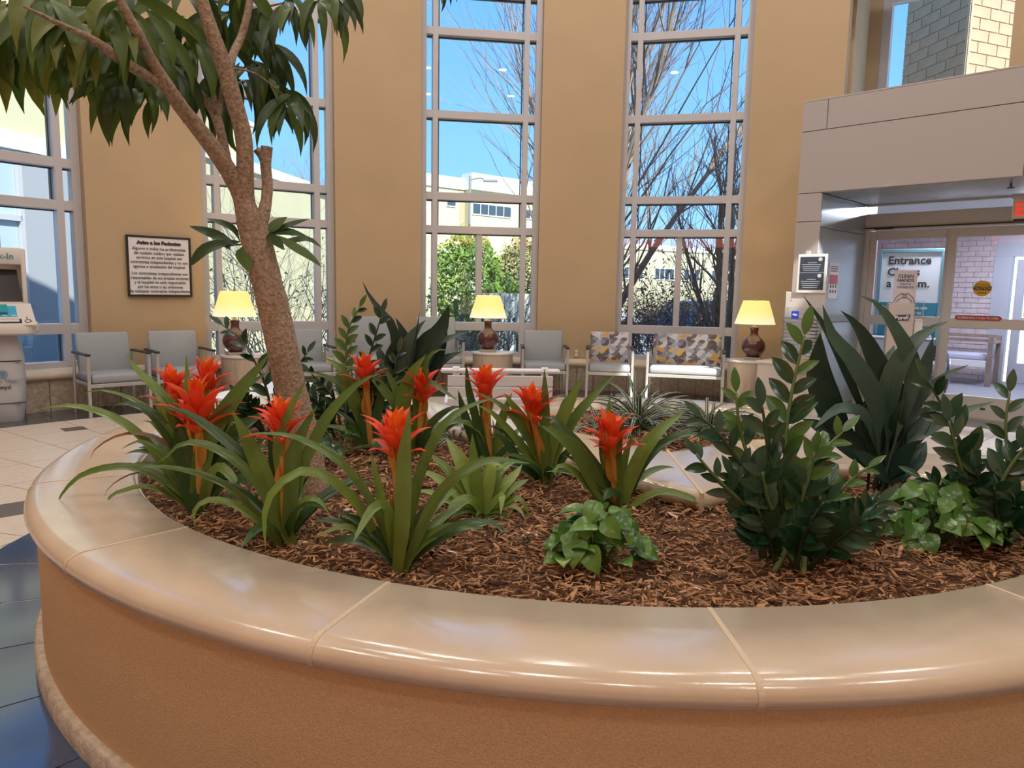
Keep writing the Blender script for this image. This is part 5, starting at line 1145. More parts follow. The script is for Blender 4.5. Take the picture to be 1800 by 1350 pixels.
def bed_at(px, py):
    r = ray(px, py); z = .545
    for _ in range(4): p = EYE+r*((z-CAM_H)/r.z); z = mz(p.x, p.y)
    p.z = z-.004; return p

def flower(parent, base, topc, px_w, name='flower_spike', seed=0, tall=1.0):
    """guzmania spike: amber sheathed stem and a star of red bracts; topc picture point of the star's foot"""
    rr = random.Random(seed); Y = base.y; tp = PY(topc[0], topc[1], Y+.0); sc = px_w*Y/FPX
    mb = MB(); pts = spl([base, base.lerp(tp, .5)+V((0, .0, .0)), tp], 9); mb.tube(pts, [sc*.085, sc*.085, sc*.09, sc*.095, sc*.10, sc*.10, sc*.105, sc*.11, sc*.09], 10); o = mb.build(name, M_spike, parent, smooth=True)
    ax = (tp-base).normalized()
    for i in range(7):       # sheath bracts on the stem
        f = .30+.10*i; p = base.lerp(tp, f); az = i*2.4+seed; out_ = V((math.cos(az), math.sin(az), 0)); ln = sc*.62
        leaf([p+out_*sc*.085, p+out_*sc*.135+ax*ln*.4, p+out_*sc*(.14+.05*i/7)+ax*ln], sc*.17, M_stemy if i < 5 else M_red, 'bract', o, prof_lance, 6, .5, ref=out_)
    for ring, (n_, el, ln, wd, m) in enumerate(((4, .40, .92, .22, M_red), (6, .70, 1.02, .25, M_red), (6, .95, 1.02, .26, M_red), (5, 1.18, .86, .24, M_org), (3, 1.42, .70, .2, M_org))):
        for j in range(n_):
            az = 2*PI*j/n_+ring*.55+seed+rr.gauss(0, .12); e_ = el+rr.gauss(0, .10); L_ = sc*ln*.86*rr.uniform(.85, 1.15)*tall; st = tp-ax*sc*(.66-.11*ring)*tall+V((math.cos(az), math.sin(az), 0))*sc*.06
            h_ = V((math.cos(az), math.sin(az), 0)); D = lambda q: h_*math.cos(q)+V((0, 0, math.sin(q)))
            p1 = st+D(e_+.28)*L_*.36; p2 = p1+D(e_+.05)*L_*.34; p3 = p2+D(e_-.35)*L_*.30
            leaf([st, p1, p2, p3], sc*wd*rr.uniform(.85, 1.1), m, 'bract', o, prof_bract, 7, .40, ref=-h_+V((0, 0, .35)))
    return o
def bromeliad(label, basepx, leaves, fl, extra=6, seed=0, lx=.30, name='bromeliad', group='guzmania bromeliads'):
    b = bed_at(*basepx); o = empty(name, b, label, 'plant', group); rr = random.Random(seed)
    for lf in leaves:
        px, dY, w_ = lf[0], lf[1], lf[2]; m = lf[3] if len(lf) > 3 else rr.choice((M_strap, M_strap, M_strap2, M_strap3)); pr = lf[4] if len(lf) > 4 else prof_strap
        pxleaf(b+V((rr.gauss(0, .012), rr.gauss(0, .012), 0)), px, dY, w_, m, o, pr, fold=.30, nseg=14)
    for i in range(extra+4):
        az = rr.uniform(.0, PI) if rr.random() < .75 else rr.uniform(PI, 2*PI); el = rr.uniform(.85, 1.3); L_ = lx*rr.uniform(.8, 1.2)
        leaf(arch(b, az, L_*1.12, el, rr.uniform(.7, 1.5)), .036*rr.uniform(.8, 1.2), rr.choice((M_strap, M_strap3)), 'leaf', o, nseg=11, fold=.3)
    for i, (tp, w_) in enumerate(fl): flower(o, b+V((0, 0, .01)), tp, w_, seed=seed+i)
    return o
bromeliad('bromeliad at the very front edge, its orange red spike before the lime plant', (706, 1005), [
    ([(660, 943), (633, 893), (590, 850), (550, 829), (515, 835), (480, 865), (465, 905), (467, 968)], -.16, 21, M_strap2),
    ([(668, 915), (640, 862), (600, 815), (540, 777), (492, 763), (434, 762)], -.02, 16, M_strap), ([(672, 915), (643, 867), (603, 817), (570, 785), (546, 778)], .10, 15, M_strap),
    ([(706, 940), (709, 870), (711, 800), (721, 717)], -.05, 29, M_strap2), ([(718, 930), (731, 860), (751, 800), (785, 742), (830, 712), (872, 699)], .12, 20, M_strap),
    ([(737, 940), (767, 877), (812, 832), (868, 809), (934, 815)], .02, 22, M_strap), ([(735, 972), (767, 943), (817, 918), (865, 920), (898, 947)], -.08, 13, M_strap3),
    ([(688, 930), (675, 888), (655, 895), (636, 925), (620, 955)], -.20, 22, M_strap2), ([(668, 968), (640, 943), (610, 926), (575, 934), (552, 946)], -.08, 15, M_strap2),
    ([(680, 920), (664, 850), (651, 793)], .10, 17, M_strap2), ([(728, 940), (742, 900), (758, 881)], .04, 19, M_strap3), ([(697, 940), (694, 900), (690, 870)], .03, 24, M_strap2), ([(722, 960), (736, 930), (752, 905)], -.02, 20, M_strap2)],
    [((695, 752), 92)], 4, 1)
bromeliad('second bromeliad from the planter\'s left curve, spike against the tree trunk', (500, 955), [
    ([(478, 880), (455, 820), (431, 768), (407, 720)], -.04, 33, M_strap2), ([(497, 860), (489, 790), (505, 735), (526, 690), (541, 664)], -.06, 19, M_strap2), ([(512, 870), (517, 800), (538, 748), (558, 712)], .02, 27, M_strap),
    ([(528, 830), (552, 780), (575, 735), (605, 698), (640, 668), (674, 655)], .05, 23, M_strap), ([(457, 920), (425, 895), (395, 882), (365, 880), (342, 897), (343, 932)], -.10, 15, M_strap2),
    ([(450, 905), (415, 866), (367, 839), (300, 822), (240, 820)], -.05, 14, M_strap), ([(468, 855), (432, 808), (393, 772), (335, 730), (282, 711)], .02, 22, M_strap3), ([(470, 880), (444, 842), (411, 808), (356, 780), (315, 783), (288, 808), (273, 816)], -.06, 19, M_strap),
    ([(512, 900), (525, 860), (545, 835)], .03, 16, M_strap3), ([(490, 900), (486, 860), (480, 800), (470, 745)], .06, 20, M_strap3), ([(515, 915), (535, 880), (560, 880), (580, 905)], -.05, 14, M_strap2), ([(490, 920), (480, 890), (468, 870)], -.02, 26, M_strap2)],
    [((495, 728), 84)], 4, 2)
bromeliad('leftmost bromeliad, its long leaves hanging over the stone coping', (352, 902), [
    ([(320, 860), (285, 815), (255, 775), (215, 742), (165, 721), (118, 713), (64, 719)], -.05, 17, M_strap2), ([(312, 880), (283, 862), (250, 855), (220, 862), (195, 872), (182, 901)], -.10, 11, M_strap2),
    ([(318, 880), (283, 843), (240, 823), (187, 823), (140, 838), (112, 865), (98, 889)], -.08, 17, M_strap), ([(300, 850), (262, 832), (230, 834), (200, 850), (186, 865), (182, 876)], -.05, 5, M_brownleaf),
    ([(325, 800), (300, 720), (268, 677), (238, 648), (220, 619)], .06, 22, M_strap2), ([(330, 780), (305, 712), (270, 682), (246, 668)], .08, 16, M_strap), ([(318, 790), (280, 735), (240, 705), (200, 690), (165, 686), (137, 699)], .02, 10, M_strap),
    ([(325, 820), (300, 768), (265, 726), (225, 709), (196, 714), (193, 722)], -.02, 22, M_strap3), ([(358, 800), (378, 753), (411, 704), (440, 665), (476, 620)], .08, 34, M_strap), ([(365, 830), (385, 760), (420, 692), (475, 652)], .16, 22, M_strap3),
    ([(363, 840), (375, 780), (391, 711)], .10, 18, M_strap), ([(310, 825), (280, 793), (245, 776), (212, 790)], -.06, 12, M_strap), ([(312, 800), (270, 768), (233, 762), (197, 770), (165, 792), (157, 810)], -.04, 9, M_brownleaf),
    ([(365, 855), (385, 822), (410, 843), (426, 872)], -.10, 22, M_strap2), ([(338, 800), (332, 720), (327, 622)], .10, 18, M_strap2), ([(330, 830), (318, 780), (310, 735)], .03, 34, M_strap3), ([(372, 860), (395, 810), (420, 770)], .05, 26, M_strap3)],
    [((348, 700), 100)], 5, 3)
bromeliad('bromeliad tucked behind the leftmost one, spike nearest the grey chairs', (318, 835), [([(300, 760), (280, 715), (255, 690)], .05, 16), ([(335, 760), (360, 700), (390, 690)], .05, 16), ([(300, 780), (270, 745), (250, 740)], .0, 14)], [((300, 668), 74)], 8, 13, .26)
bromeliad('bromeliad behind the leftmost pair, spike before the first lamp table', (385, 822), [([(400, 740), (425, 690), (455, 690)], .05, 18), ([(370, 740), (345, 700), (335, 690)], .05, 16), ([(410, 760), (450, 735), (480, 725)], .05, 20, M_strap3)], [((362, 652), 66)], 8, 14, .26)
bromeliad('bromeliad closest to the rim\'s inner point, spike at centre right', (1086, 892), [
    ([(1062, 878), (1035, 830), (1012, 793), (979, 764), (948, 747)], -.06, 34, M_strap), ([(1052, 835), (1022, 795), (994, 762), (972, 735), (956, 734)], .06, 28, M_strap3), ([(1062, 885), (1034, 856), (1008, 829), (988, 818), (975, 826), (978, 840)], -.10, 16, M_strap2),
    ([(1099, 870), (1111, 835), (1132, 793), (1163, 755), (1203, 724)], .04, 27, M_strap2), ([(1108, 865), (1123, 828), (1150, 793), (1183, 770), (1217, 763), (1252, 768)], .10, 18, M_strap3), ([(1112, 890), (1132, 875), (1163, 864), (1197, 870), (1228, 882), (1258, 897)], -.05, 16, M_strap2),
    ([(1090, 885), (1082, 870), (1071, 868), (1060, 880)], -.12, 24, M_strap3), ([(1090, 850), (1103, 790), (1115, 762)], -.02, 14, M_strap2), ([(1086, 800), (1092, 750), (1099, 722)], .05, 15, M_strap), ([(1078, 800), (1070, 740), (1072, 693)], .10, 14, M_strap), ([(1075, 860), (1060, 800), (1055, 760)], .02, 17, M_strap2)],
    [((1068, 752), 82)], 3, 4)
bromeliad('bromeliad in front of the white bench, second spike from the rim\'s point', (960, 850), [
    ([(965, 800), (982, 750), (1005, 703), (1023, 660)], .0, 25, M_strap2), ([(975, 800), (995, 760), (1024, 718), (1082, 657)], .05, 20, M_strap), ([(958, 790), (958, 720), (957, 647)], .03, 18, M_strap), ([(946, 795), (922, 745), (897, 707), (886, 690)], .02, 23, M_strap2),
    ([(938, 790), (900, 731), (866, 704), (837, 689)], -.02, 15, M_strap), ([(932, 803), (892, 755), (862, 724), (838, 712)], -.03, 16, M_strap2), ([(915, 815), (889, 777), (872, 766), (861, 770)], -.08, 18, M_strap3), ([(975, 780), (985, 720), (997, 695), (963, 701), (938, 711)], .06, 7, M_strap),
    ([(980, 820), (1005, 790), (1030, 790)], -.03, 16, M_strap3), ([(950, 800), (935, 760), (912, 745)], -.02, 20, M_strap3)], [((930, 698), 74)], 5, 5)
bromeliad('bromeliad straight below the middle lamp, spike before the white bench', (862, 822), [
    ([(848, 780), (836, 735), (824, 687), (819, 638)], .02, 16, M_strap3), ([(842, 800), (818, 735), (805, 685)], .05, 17, M_strap3), ([(850, 765), (815, 742), (780, 748)], -.04, 13, M_strap), ([(870, 780), (885, 730), (900, 690)], .06, 18, M_strap), ([(872, 790), (895, 765), (905, 790)], -.04, 16, M_strap2),
    ([(858, 770), (848, 720), (842, 690)], .04, 16, M_strap)], [((852, 665), 66)], 5, 6)
bromeliad('bromeliad in front of the dark leaved clump, spike partly behind a leaf', (735, 800), [
    ([(708, 727), (722, 664), (750, 622)], -.04, 28, M_strap2), ([(745, 700), (748, 640), (767, 616), (790, 616)], -.02, 13, M_strap), ([(733, 740), (735, 690), (755, 672), (780, 688), (806, 705)], -.02, 16, M_strap), ([(720, 740), (698, 690), (672, 638)], .03, 17, M_strap), ([(755, 750), (790, 720), (815, 715)], .04, 15, M_strap3)],
    [((745, 668), 64)], 6, 7)
bromeliad('bromeliad at the back beside the glossy stems, spike before the tall-backed chair', (652, 795), [
    ([(620, 690), (592, 643), (563, 627)], .0, 20, M_strap2), ([(700, 730), (677, 690), (645, 655), (600, 643)], -.04, 18, M_strap), ([(612, 700), (580, 665), (522, 651)], .0, 12, M_strap), ([(665, 720), (680, 680), (700, 660)], .05, 16, M_strap3), ([(640, 720), (650, 690), (662, 680)], .05, 18, M_strap3)],
    [((641, 642), 62)], 7, 8)
# lime plant
b = bed_at(850, 908); lm = empty('lime_dracaena', b, 'bright lime green rosette plant without a flower in the open bark', 'plant'); rr = random.Random(3)
for (px, dY, w_) in (([(825, 840), (800, 795), (784, 769)], .06, 34), ([(838, 850), (832, 800), (830, 762)], .02, 22), ([(810, 850), (775, 815), (749, 793)], .06, 22), ([(800, 865), (765, 838), (736, 826)], .02, 24), ([(790, 880), (755, 865), (726, 863)], .0, 18), ([(830, 880), (800, 885), (783, 911)], -.10, 22), ([(880, 860), (905, 835), (918, 816)], .06, 24), ([(890, 865), (915, 850), (930, 842)], .02, 24),
                     ([(895, 880), (915, 878), (931, 908)], -.03, 14), ([(868, 885), (882, 872), (880, 905)], -.12, 17), ([(870, 845), (885, 822), (912, 808)], .10, 22), ([(860, 850), (868, 815), (893, 826)], .04, 22), ([(890, 890), (912, 895), (925, 915)], -.06, 10), ([(820, 895), (790, 900), (765, 906)], -.04, 14), ([(850, 860), (855, 830), (870, 800)], .08, 20)):
    pxleaf(b, px, dY, w_, rr.choice((M_lime, M_lime, M_strap2)), lm, prof_lance, .25)
for i in range(14): az = rr.uniform(0, 2*PI); leaf(arch(b, az, rr.uniform(.10, .17), rr.uniform(.4, 1.1), rr.uniform(.8, 1.7)), .022, rr.choice((M_lime, M_strap)), 'leaf', lm, prof_lance, 8, .25)

# pothos clumps
def pothos(label, base, R, n, seed, mats, h=.12, sq=1.0):
    b = bed_at(*base); o = empty('pothos', b, label, 'plant', 'variegated pothos clumps'); rr = random.Random(seed)
    for i in range(n):
        az = rr.uniform(0, 2*PI); d = R*math.sqrt(rr.uniform(.02, 1)); z = h*(1-(d/R)**2*.75)*rr.uniform(.55, 1.15)+.015; p = b+V((math.cos(az)*d, math.sin(az)*d*sq, z)); s = rr.uniform(.064, .098)
        dr = V((math.cos(az)+rr.gauss(0, .5), math.sin(az)-.35+rr.gauss(0, .5), 0)).normalized(); e_ = rr.uniform(-.7, .15); N = (V((0, 0, .8))+dr*rr.uniform(-.1, .8)+(EYE-p).normalized()*.45+V((rr.gauss(0, .5), rr.gauss(0, .5), 0))).normalized()
        t = (dr-N*dr.dot(N)).normalized(); p0 = p-t*s*.4; lf = leaf([p0, p0+t*s*.45+N*s*.08, p0+t*s*.8, p0+t*s-N*s*.12], s*rr.uniform(.72, .9), rr.choice(mats), 'leaf', o, prof_heart, 9, .22, ref=N)
        mb = MB(); mb.tube(spl([b+V((rr.gauss(0, .02), rr.gauss(0, .02), 0)), (b+p0)/2+V((0, 0, z*.35)), p0], 6), .0022, 5); mb.build('stalk', M_stem, lf, smooth=True)
    return o
p1 = pothos('round pothos clump with marbled heart leaves close to the near coping', (1048, 992), .155, 58, 4, (M_poth, M_poth, M_poth2), .17)
pothos('wide low pothos clump with glossy leaves at the near coping below the dark stems', (1640, 958), .235, 90, 5, (M_poth2, M_poth, M_poth2), .19, .8)
b = bed_at(870, 935); o = empty('pothos_runner', b, 'single heart leaf on a long runner left of the round pothos clump', 'plant', 'variegated pothos clumps')
Y = b.y; lf = leaf([PY(905, 946, Y-.05), PY(920, 968, Y-.08), PY(919, 990, Y-.10)], 43*Y/FPX, M_zz3, 'leaf', o, prof_heart, 9, .15)
mb = MB(); mb.tube(spl([b, PY(880, 925, Y-.02), PY(905, 946, Y-.05)], 7), .002, 5); mb.build('stalk', M_stem, lf)
pothos('dark pothos leaves filling the bed behind the trunk', (590, 800), .26, 34, 6, (M_poth2, M_zz), .12)

# zz plants: arching stems with paired leaflets
def zz_stem(o, pts, nl, s, mats, rr, e0=.30):
    s *= 1.22; nl = int(nl*1.15); P = spl(pts, 24); L_ = sum((P[i+1]-P[i]).length for i in range(23)); mb = MB(); mb.tube(P, [.0085*(1-.7*i/23)+.0015 for i in range(24)], 6); st_ = mb.build('stem', M_stem if mats[0] != M_zz else M_dstem, o, smooth=True)
    for i in range(nl):
        f = e0+(1-e0)*(i+.5)/nl; p = P[min(23, int(f*23))]; t = (P[min(23, int(f*23)+1)]-P[max(0, int(f*23)-1)]).normalized(); sd = 1 if i % 2 else -1
        side = t.cross((EYE-p).normalized()+V((rr.gauss(0, .5), rr.gauss(0, .5), rr.gauss(0, .4)))).normalized()*sd
        d = (t*.75+side*.8+V((0, 0, .08))).normalized(); ln = s*rr.uniform(.85, 1.15)*(1-.35*f**3); N = (side.cross(t)*(sd)+V((0, 0, .5))+(EYE-p).normalized()*.5).normalized()
        leaf([p, p+d*ln*.5+V((0, 0, ln*.04)), p+d*ln-V((0, 0, ln*.06))], ln*rr.uniform(.35, .43), rr.choice(mats), 'leaf', st_, prof_ell, 7, .25, ref=N)
    d = (P[-1]-P[-3]).normalized(); leaf([P[-1], P[-1]+d*s*.4, P[-1]+d*s*.8], s*.28, mats[-1], 'leaf', st_, prof_ell, 6, .3)
def zz(label, base, stems, seed, extra, mats, R=.06, h=.34):
    b = bed_at(*base); o = empty('zz_plant', b, label, 'plant', 'glossy zz plants'); rr = random.Random(seed)
    for (px, dY, nl, s, ms) in stems: zz_stem(o, [b+V((rr.gauss(0, R*.5), rr.gauss(0, R*.5), 0))]+[PY(x, y, b.y+dY*(i+1)/len(px)) for i, (x, y) in enumerate(px)], nl, s, ms, rr)
    for i in range(extra):
        az = rr.uniform(0, 2*PI); zz_stem(o, arch(b+V((math.cos(az)*R, math.sin(az)*R, 0)), az, h*rr.uniform(.7, 1.1), rr.uniform(1.0, 1.4), rr.uniform(.1, .6), 5), rr.randint(9, 14), .085, mats, rr, .25)
    return o
D_, G_, F_ = (M_zz, M_zz, M_zz3), (M_zz3, M_zz, M_zz3), (M_zz2, M_zz, M_zz2)
zz('dark glossy zz plant with one tall stem before the entrance portal', (1385, 985), [
    ([(1392, 900), (1380, 800), (1390, 700), (1414, 590)], .10, 15, .105, (M_zz2, M_zz, M_zz2)), ([(1350, 900), (1310, 830), (1270, 770), (1235, 735)], .05, 10, .085, D_), ([(1340, 920), (1290, 870), (1250, 830), (1225, 800)], -.05, 9, .08, G_), ([(1345, 900), (1320, 820), (1300, 750), (1294, 690)], .05, 12, .085, (M_zz3, M_zz2)),
    ([(1372, 880), (1352, 800), (1345, 750), (1340, 715)], .0, 10, .10, D_), ([(1400, 900), (1420, 830), (1450, 790), (1480, 760)], .05, 10, .085, F_), ([(1420, 930), (1460, 880), (1500, 840), (1525, 822)], .0, 9, .07, F_), ([(1400, 930), (1410, 880), (1425, 830), (1432, 795)], -.08, 9, .08, F_),
    ([(1370, 930), (1350, 880), (1340, 830)], -.10, 8, .09, G_), ([(1400, 950), (1430, 910), (1455, 880)], -.10, 8, .09, D_)], 1, 11, D_, .08, .27)
zz('dark glossy zz plant at the right edge, its near stem frosted grey', (1765, 955), [([(1740, 880), (1700, 800), (1665, 730), (1632, 670)], .10, 12, .10, D_), ([(1735, 900), (1700, 850), (1680, 790), (1668, 740)], -.06, 10, .11, G_), ([(1770, 880), (1770, 800), (1768, 740), (1775, 690)], .05, 10, .09, G_), ([(1750, 900), (1760, 850), (1790, 800), (1830, 760)], -.05, 10, .10, G_), ([(1720, 920), (1680, 880), (1640, 850), (1620, 840)], .05, 8, .09, D_)], 2, 12, D_, .09, .30)
zz('glossy zz plant deep in the bed between trunk and dark leaved clump', (610, 770), [([(610, 700), (608, 630), (612, 580), (632, 540)], .0, 14, .085, F_), ([(630, 700), (645, 640), (660, 590), (672, 550)], .05, 12, .09, D_), ([(590, 710), (570, 680), (545, 655)], -.05, 9, .08, D_), ([(660, 720), (690, 660), (700, 620)], .05, 9, .10, D_), ([(570, 720), (540, 690), (520, 670)], .0, 9, .08, D_)], 3, 8, D_, .10, .40)
zz('zz plant whose drooping stem reaches across the first lamp from behind the trunk', (478, 760), [([(470, 690), (450, 640), (425, 598), (392, 572)], .0, 9, .10, D_), ([(500, 700), (520, 650), (540, 620)], .05, 8, .09, D_)], 4, 5, D_, .05, .28)

# dark broad-leaved aspidistra clumps
def aspid(label, base, leaves, seed, extra=5, Lx=.35):
    b = bed_at(*base); o = empty('aspidistra', b, label, 'plant', 'dark aspidistra clumps'); rr = random.Random(seed)
    for lf in leaves: pxleaf(b+V((rr.gauss(0, .035), rr.gauss(0, .035), 0)), lf[0], lf[1], lf[2]*1.12, lf[3] if len(lf) > 3 else M_asp, o, prof_asp, .16, nseg=14)
    for i in range(extra): leaf(arch(b+V((rr.gauss(0, .04), rr.gauss(0, .04), 0)), rr.uniform(.2, PI-.2) if i % 3 else rr.uniform(0, 2*PI), Lx*rr.uniform(.8, 1.2), rr.uniform(.9, 1.4), rr.uniform(.2, .8)), .085, M_asp, 'leaf', o, prof_asp, 11, .16)
    return o
aspid('large dark broad leaved clump in front of the sliding entrance doors', (1550, 868), [
    ([(1530, 760), (1490, 660), (1451, 578), (1411, 518)], .05, 15), ([(1545, 800), (1538, 705), (1495, 630), (1462, 590), (1446, 535)], .0, 34, M_asp2), ([(1556, 790), (1560, 690), (1535, 625), (1507, 574), (1477, 545)], .05, 34), ([(1572, 780), (1606, 666), (1592, 612), (1566, 566), (1540, 533), (1509, 518)], .06, 26, M_asp2),
    ([(1562, 760), (1564, 680), (1593, 618), (1631, 582), (1669, 564)], -.04, 34, M_asp2), ([(1575, 780), (1600, 720), (1622, 660), (1641, 590)], .12, 30), ([(1580, 780), (1610, 710), (1660, 662), (1704, 641)], .06, 18), ([(1525, 800), (1480, 755), (1450, 700), (1438, 650), (1442, 584)], .02, 50), ([(1545, 820), (1540, 780), (1556, 725), (1594, 672)], -.10, 72),
    ([(1540, 770), (1520, 730), (1475, 718), (1428, 756)], -.06, 25, M_asp2), ([(1520, 810), (1480, 775), (1440, 752), (1409, 736)], -.02, 46), ([(1580, 800), (1630, 760), (1690, 724), (1752, 705)], .05, 17, M_asp2), ([(1555, 850), (1580, 825), (1623, 811)], -.12, 46), ([(1565, 810), (1590, 775), (1648, 705)], .06, 46),
    ([(1560, 760), (1552, 680), (1562, 640), (1572, 606)], .15, 46, M_asp2), ([(1535, 800), (1525, 740), (1530, 690)], .05, 40), ([(1560, 800), (1575, 760), (1590, 730)], .02, 44)], 1, 5, .30)
aspid('dark broad leaved clump with a tall spear leaf before the tan pillar', (712, 770), [
    ([(703, 640), (690, 575), (668, 545), (650, 522), (637, 494)], .0, 15), ([(712, 680), (715, 610), (706, 580), (695, 558)], .0, 24), ([(707, 680), (716, 610), (732, 580), (749, 562)], .02, 27, M_asp2), ([(720, 690), (745, 615), (775, 580), (790, 535)], .0, 40), ([(725, 690), (765, 610), (796, 592), (822, 584)], .05, 19, M_asp2), ([(715, 690), (690, 650), (690, 610), (702, 598)], -.04, 30),
    ([(735, 700), (770, 640), (814, 617)], .02, 24), ([(715, 680), (730, 600), (738, 545)], .04, 5), ([(735, 690), (765, 620), (786, 560)], .08, 38), ([(705, 690), (675, 640), (660, 600)], .06, 24, M_asp2)], 2, 5, .30)

# striped spider plants of the rear bed
def spider(label, base, n, L_, seed, m=M_spid, bed=None, w_=.016, cat='plant', elr=(.3, 1.3)):
    o = empty('spider_plant', base, label, cat, 'striped spider plants'); rr = random.Random(seed)
    for i in range(n): leaf(arch(base+V((rr.gauss(0, .015), rr.gauss(0, .015), 0)), rr.uniform(0, 2*PI), L_*rr.uniform(.7, 1.15), rr.uniform(*elr), rr.uniform(.9, 2.2)), w_*rr.uniform(.8, 1.2), m, 'leaf', o, prof_lance, 9, .3)
    return o
def sb(px, py):
    p = PZ(px, py, .56); p.z = smz(p.x, p.y)-.002; return p
spider('striped spider plant below the single print chair, the taller of the rear bed', sb(1120, 752), 60, .44, 1, w_=.026, elr=(.5, 1.5)); spider('striped spider plant lower in the rear bed below the wide print chair', sb(1245, 762), 50, .38, 2, w_=.022, elr=(.4, 1.45)); spider('small striped spider plant beside the rim\'s left shoulder', sb(1050, 756), 26, .30, 3, w_=.02)
q = bed_at(800, 775); spider('striped spider plant half hidden below the dark clump near the middle lamp', q, 34, .32, 4, w_=.02)
q = bed_at(1805, 900); spider('white margined plant cut by the frame\'s right edge', q, 26, .26, 5, M_vari, None, .030, elr=(.6, 1.4))
o = empty('fern_sprigs', sb(1330, 775), 'small pale fern sprigs at the end of the rear bed', 'plant'); rr = random.Random(9)
for i in range(9):
    a0 = arch(V(o['_wo'])+V((rr.uniform(-.25, .12), rr.uniform(-.1, .2), 0)), rr.uniform(0, 2*PI), rr.uniform(.10, .2), rr.uniform(.9, 1.4), rr.uniform(.2, .9), 6); st_ = leaf(a0, .008, M_zz2, 'frond', o, prof_lance, 6, .2)
    for j in range(1, 6):
        for s in (-1, 1): d = V((rr.gauss(0, .3)+s, rr.gauss(0, .4), .3)).normalized(); leaf([a0[j], a0[j]+d*.02, a0[j]+d*.035], .012, M_zz2, 'leaflet', st_, prof_ell, 3, .2)

# ------------------------------------------------------------------ the tree
M_trunk = mat('tree_bark', (.22, .155, .11), .85, col2=(.44, .335, .245), vscale=75, bump=.8, bscale=90, detail=8)
TB = bed_at(552, 872); TY = TB.y
tree = empty('ficus_tree', TB, 'slim tree with speckled brown trunk and long drooping leaves rising from the planter', 'tree')
def limb(px, dys, rpx, name, m=M_trunk, n=22, seed=0, cap=True):
    pts = [PY(x, y, TY+d) for (x, y), d in zip(px, dys)]; P = spl(pts, n); k = len(px); rs = []
    for i in range(n):
        f = i/(n-1)*(len(rpx)-1); a = int(min(f, len(rpx)-2)); r_ = rpx[a]+(rpx[a+1]-rpx[a])*(f-a); rs.append(r_*P[i].y/FPX*(1+.06*noise.noise(V((i*.9, seed, 0)))))
    mb = MB(); mb.tube(P, rs, 14, cap); o = mb.build(name, m, tree, smooth=60); return P
limb([(562, 905), (548, 850), (530, 760), (512, 690), (498, 620), (482, 545), (465, 480), (450, 420), (441, 385)], [0, 0, .02, .03, .03, .04, .04, .05, .05], [31, 29, 29, 28, 27, 27, 26, 26, 25], 'trunk', n=34)
PM = limb([(446, 400), (430, 355), (431, 300), (428, 240), (412, 180), (395, 120), (372, 55), (352, -10), (340, -60)], [.05, .05, .02, .0, -.03, -.06, -.10, -.12, -.14], [22, 17, 14, 14, 14, 14, 12, 10, 9], 'branch', n=30, seed=3)
PL = limb([(440, 395), (418, 330), (385, 275), (350, 228), (318, 188), (296, 155), (265, 105), (240, 55), (205, -10), (175, -70)], [.05, .03, -.05, -.12, -.2, -.27, -.35, -.43, -.5, -.55], [21, 15, 15, 14, 13, 12, 10, 9, 7, 4], 'branch', n=30, seed=5)
PS = limb([(452, 400), (466, 365), (470, 325), (467, 290), (469, 258)], [.05, .08, .10, .10, .10], [17, 10, 9, 9, 10], 'cut_branch', n=14, seed=6); limb([(465, 285), (458, 272), (450, 262)], [.10, .09, .08], [7, 6, 6], 'cut_branch', n=6)
PB = limb([(296, 155), (262, 135), (232, 118), (205, 100), (160, 68), (100, 40), (40, 10)], [-.27, -.33, -.40, -.45, -.55, -.65, -.75], [10, 9, 9, 8, 5, 4, 2], 'branch', n=14); PC_ = limb([(402, 300), (392, 250), (380, 205), (365, 178), (335, 155), (300, 135), (270, 120)], [.02, .10, .15, .17, .18, .2, .2], [9, 8, 8, 9, 8, 7, 5], 'branch', n=18)
PD = limb([(402, 118), (412, 90), (425, 62), (436, 20), (442, -20)], [-.06, .0, .05, .08, .1], [7, 7, 6, 6, 5], 'branch', n=12); PE = limb([(380, 200), (385, 170), (395, 155)], [.15, .15, .12], [9, 8, 7], 'branch', n=6)
rr = random.Random(17)
def sprig(px, Y, n, Lpx, wpx, spread, droop, mats, az=None):
    """a short twig with a fan of long hanging leaves"""
    p = PY(px[0], px[1], Y); L0 = 1.12*Lpx*Y/FPX; W0 = wpx*Y/FPX
    for i in range(n):
        a = (az if az is not None else rr.uniform(0, 2*PI))+rr.gauss(0, spread); e_ = rr.uniform(-.2, .5)-droop*.5; q = p+V((rr.gauss(0, .02), rr.gauss(0, .03), rr.gauss(0, .02))); ln = L0*rr.uniform(.75, 1.2)
        pts = arch(q, a, ln, e_, droop*rr.uniform(.7, 1.2), 5); leaf(pts, W0*.74*rr.uniform(.85, 1.15), rr.choice(mats), 'leaf', tree, prof_pointed, 10, .22, upw=.3+rr.gauss(0, .3))
def twig(px, Y0, Y1):
    P = spl([PY(x, y, Y0+(Y1-Y0)*i/(len(px)-1)) for i, (x, y) in enumerate(px)], 12); mb = MB(); mb.tube(P, [.005*(1-.05*i) for i in range(12)], 5); mb.build('twig', M_trunk, tree, smooth=True)
near, mid_m, dark_m = (M_tree, M_tree3, M_tree3), (M_tree, M_tree, M_tree2), (M_tree2, M_tree2, M_tree)
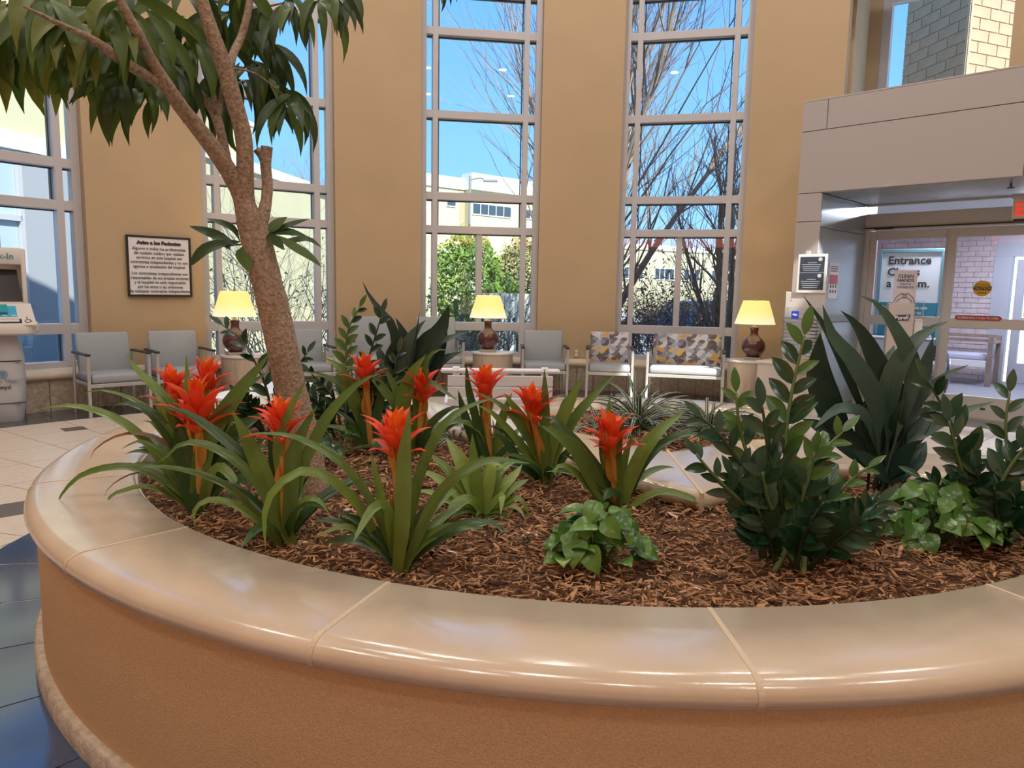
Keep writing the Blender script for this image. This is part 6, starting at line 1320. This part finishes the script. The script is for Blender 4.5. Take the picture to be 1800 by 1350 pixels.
for (x, y, Y, n, L_, w_, dr, ms, az) in (
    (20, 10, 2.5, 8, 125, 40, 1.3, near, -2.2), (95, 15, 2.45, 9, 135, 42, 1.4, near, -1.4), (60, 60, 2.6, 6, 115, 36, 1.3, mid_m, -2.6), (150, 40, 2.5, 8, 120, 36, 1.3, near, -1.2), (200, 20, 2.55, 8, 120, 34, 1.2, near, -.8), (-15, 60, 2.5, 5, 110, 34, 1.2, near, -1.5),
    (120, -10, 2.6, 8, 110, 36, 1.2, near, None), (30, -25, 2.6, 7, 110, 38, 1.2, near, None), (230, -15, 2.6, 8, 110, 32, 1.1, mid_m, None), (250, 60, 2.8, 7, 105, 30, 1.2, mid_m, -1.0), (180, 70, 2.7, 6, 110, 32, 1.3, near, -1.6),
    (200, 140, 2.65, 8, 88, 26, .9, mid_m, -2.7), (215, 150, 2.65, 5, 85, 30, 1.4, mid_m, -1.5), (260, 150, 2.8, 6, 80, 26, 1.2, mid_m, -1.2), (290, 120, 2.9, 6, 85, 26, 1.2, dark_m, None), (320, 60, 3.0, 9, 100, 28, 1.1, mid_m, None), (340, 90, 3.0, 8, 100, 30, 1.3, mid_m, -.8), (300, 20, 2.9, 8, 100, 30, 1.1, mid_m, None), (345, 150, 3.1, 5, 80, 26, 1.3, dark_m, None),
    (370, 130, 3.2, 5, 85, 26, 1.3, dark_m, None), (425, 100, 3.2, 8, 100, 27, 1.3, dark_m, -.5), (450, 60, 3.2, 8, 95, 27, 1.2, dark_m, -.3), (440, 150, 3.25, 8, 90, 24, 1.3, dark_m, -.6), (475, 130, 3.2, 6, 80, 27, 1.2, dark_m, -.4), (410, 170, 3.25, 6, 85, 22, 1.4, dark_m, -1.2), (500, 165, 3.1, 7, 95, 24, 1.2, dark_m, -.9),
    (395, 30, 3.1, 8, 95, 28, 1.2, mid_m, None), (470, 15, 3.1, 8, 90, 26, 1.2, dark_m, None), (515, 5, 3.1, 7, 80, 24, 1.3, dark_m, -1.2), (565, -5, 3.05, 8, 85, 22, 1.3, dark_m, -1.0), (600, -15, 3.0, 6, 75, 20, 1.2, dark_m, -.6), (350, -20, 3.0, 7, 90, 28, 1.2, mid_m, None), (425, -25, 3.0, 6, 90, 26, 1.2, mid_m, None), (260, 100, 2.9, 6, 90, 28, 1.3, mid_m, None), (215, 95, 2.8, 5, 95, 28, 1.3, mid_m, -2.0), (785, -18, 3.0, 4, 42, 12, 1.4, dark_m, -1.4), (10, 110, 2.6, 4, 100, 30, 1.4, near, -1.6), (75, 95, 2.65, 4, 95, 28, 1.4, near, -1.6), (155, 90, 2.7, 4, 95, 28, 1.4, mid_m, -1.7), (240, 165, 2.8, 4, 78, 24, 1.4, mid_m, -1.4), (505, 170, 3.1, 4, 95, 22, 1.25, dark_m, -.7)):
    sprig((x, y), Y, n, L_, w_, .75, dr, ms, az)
twig([(402, 118), (450, 130), (500, 168)], TY-.06, 3.1); twig([(436, 20), (500, 5), (600, -15)], 3.2, 3.0); twig([(205, 100), (120, 50), (30, 5)], 2.75, 2.5); twig([(240, 55), (180, 20), (95, 10)], 2.8, 2.45); twig([(600, -15), (700, -35), (785, -18)], 3.0, 3.0)
# low sprouts on the trunk
for (px, dY, w_) in (([(420, 430), (402, 424), (370, 410), (332, 397)], .0, 22), ([(420, 432), (400, 428), (360, 440), (331, 470)], -.06, 26), ([(425, 428), (412, 405), (390, 392), (362, 384)], .08, 15), ([(428, 432), (424, 445), (432, 462), (436, 478)], -.12, 24), ([(470, 408), (480, 400), (492, 390), (505, 381)], .05, 20), ([(478, 412), (500, 425), (540, 420), (566, 436)], .02, 15), ([(478, 412), (510, 430), (545, 452), (566, 470)], -.04, 19), ([(472, 415), (485, 425), (500, 440)], -.06, 20), ([(480, 410), (505, 408), (540, 415)], .06, 18), ([(478, 408), (510, 395), (545, 384)], .08, 12), ([(410, 428), (395, 428), (405, 440)], -.04, 18)):
    b = PY(446 if px[0][0] > 440 else 440, 418, TY+.04); pxleaf(b, px, dY, w_, rr.choice(dark_m), tree, lambda t: 0.10 if t < .30 else prof_lance((t-.30)/.70), .2, nseg=12)
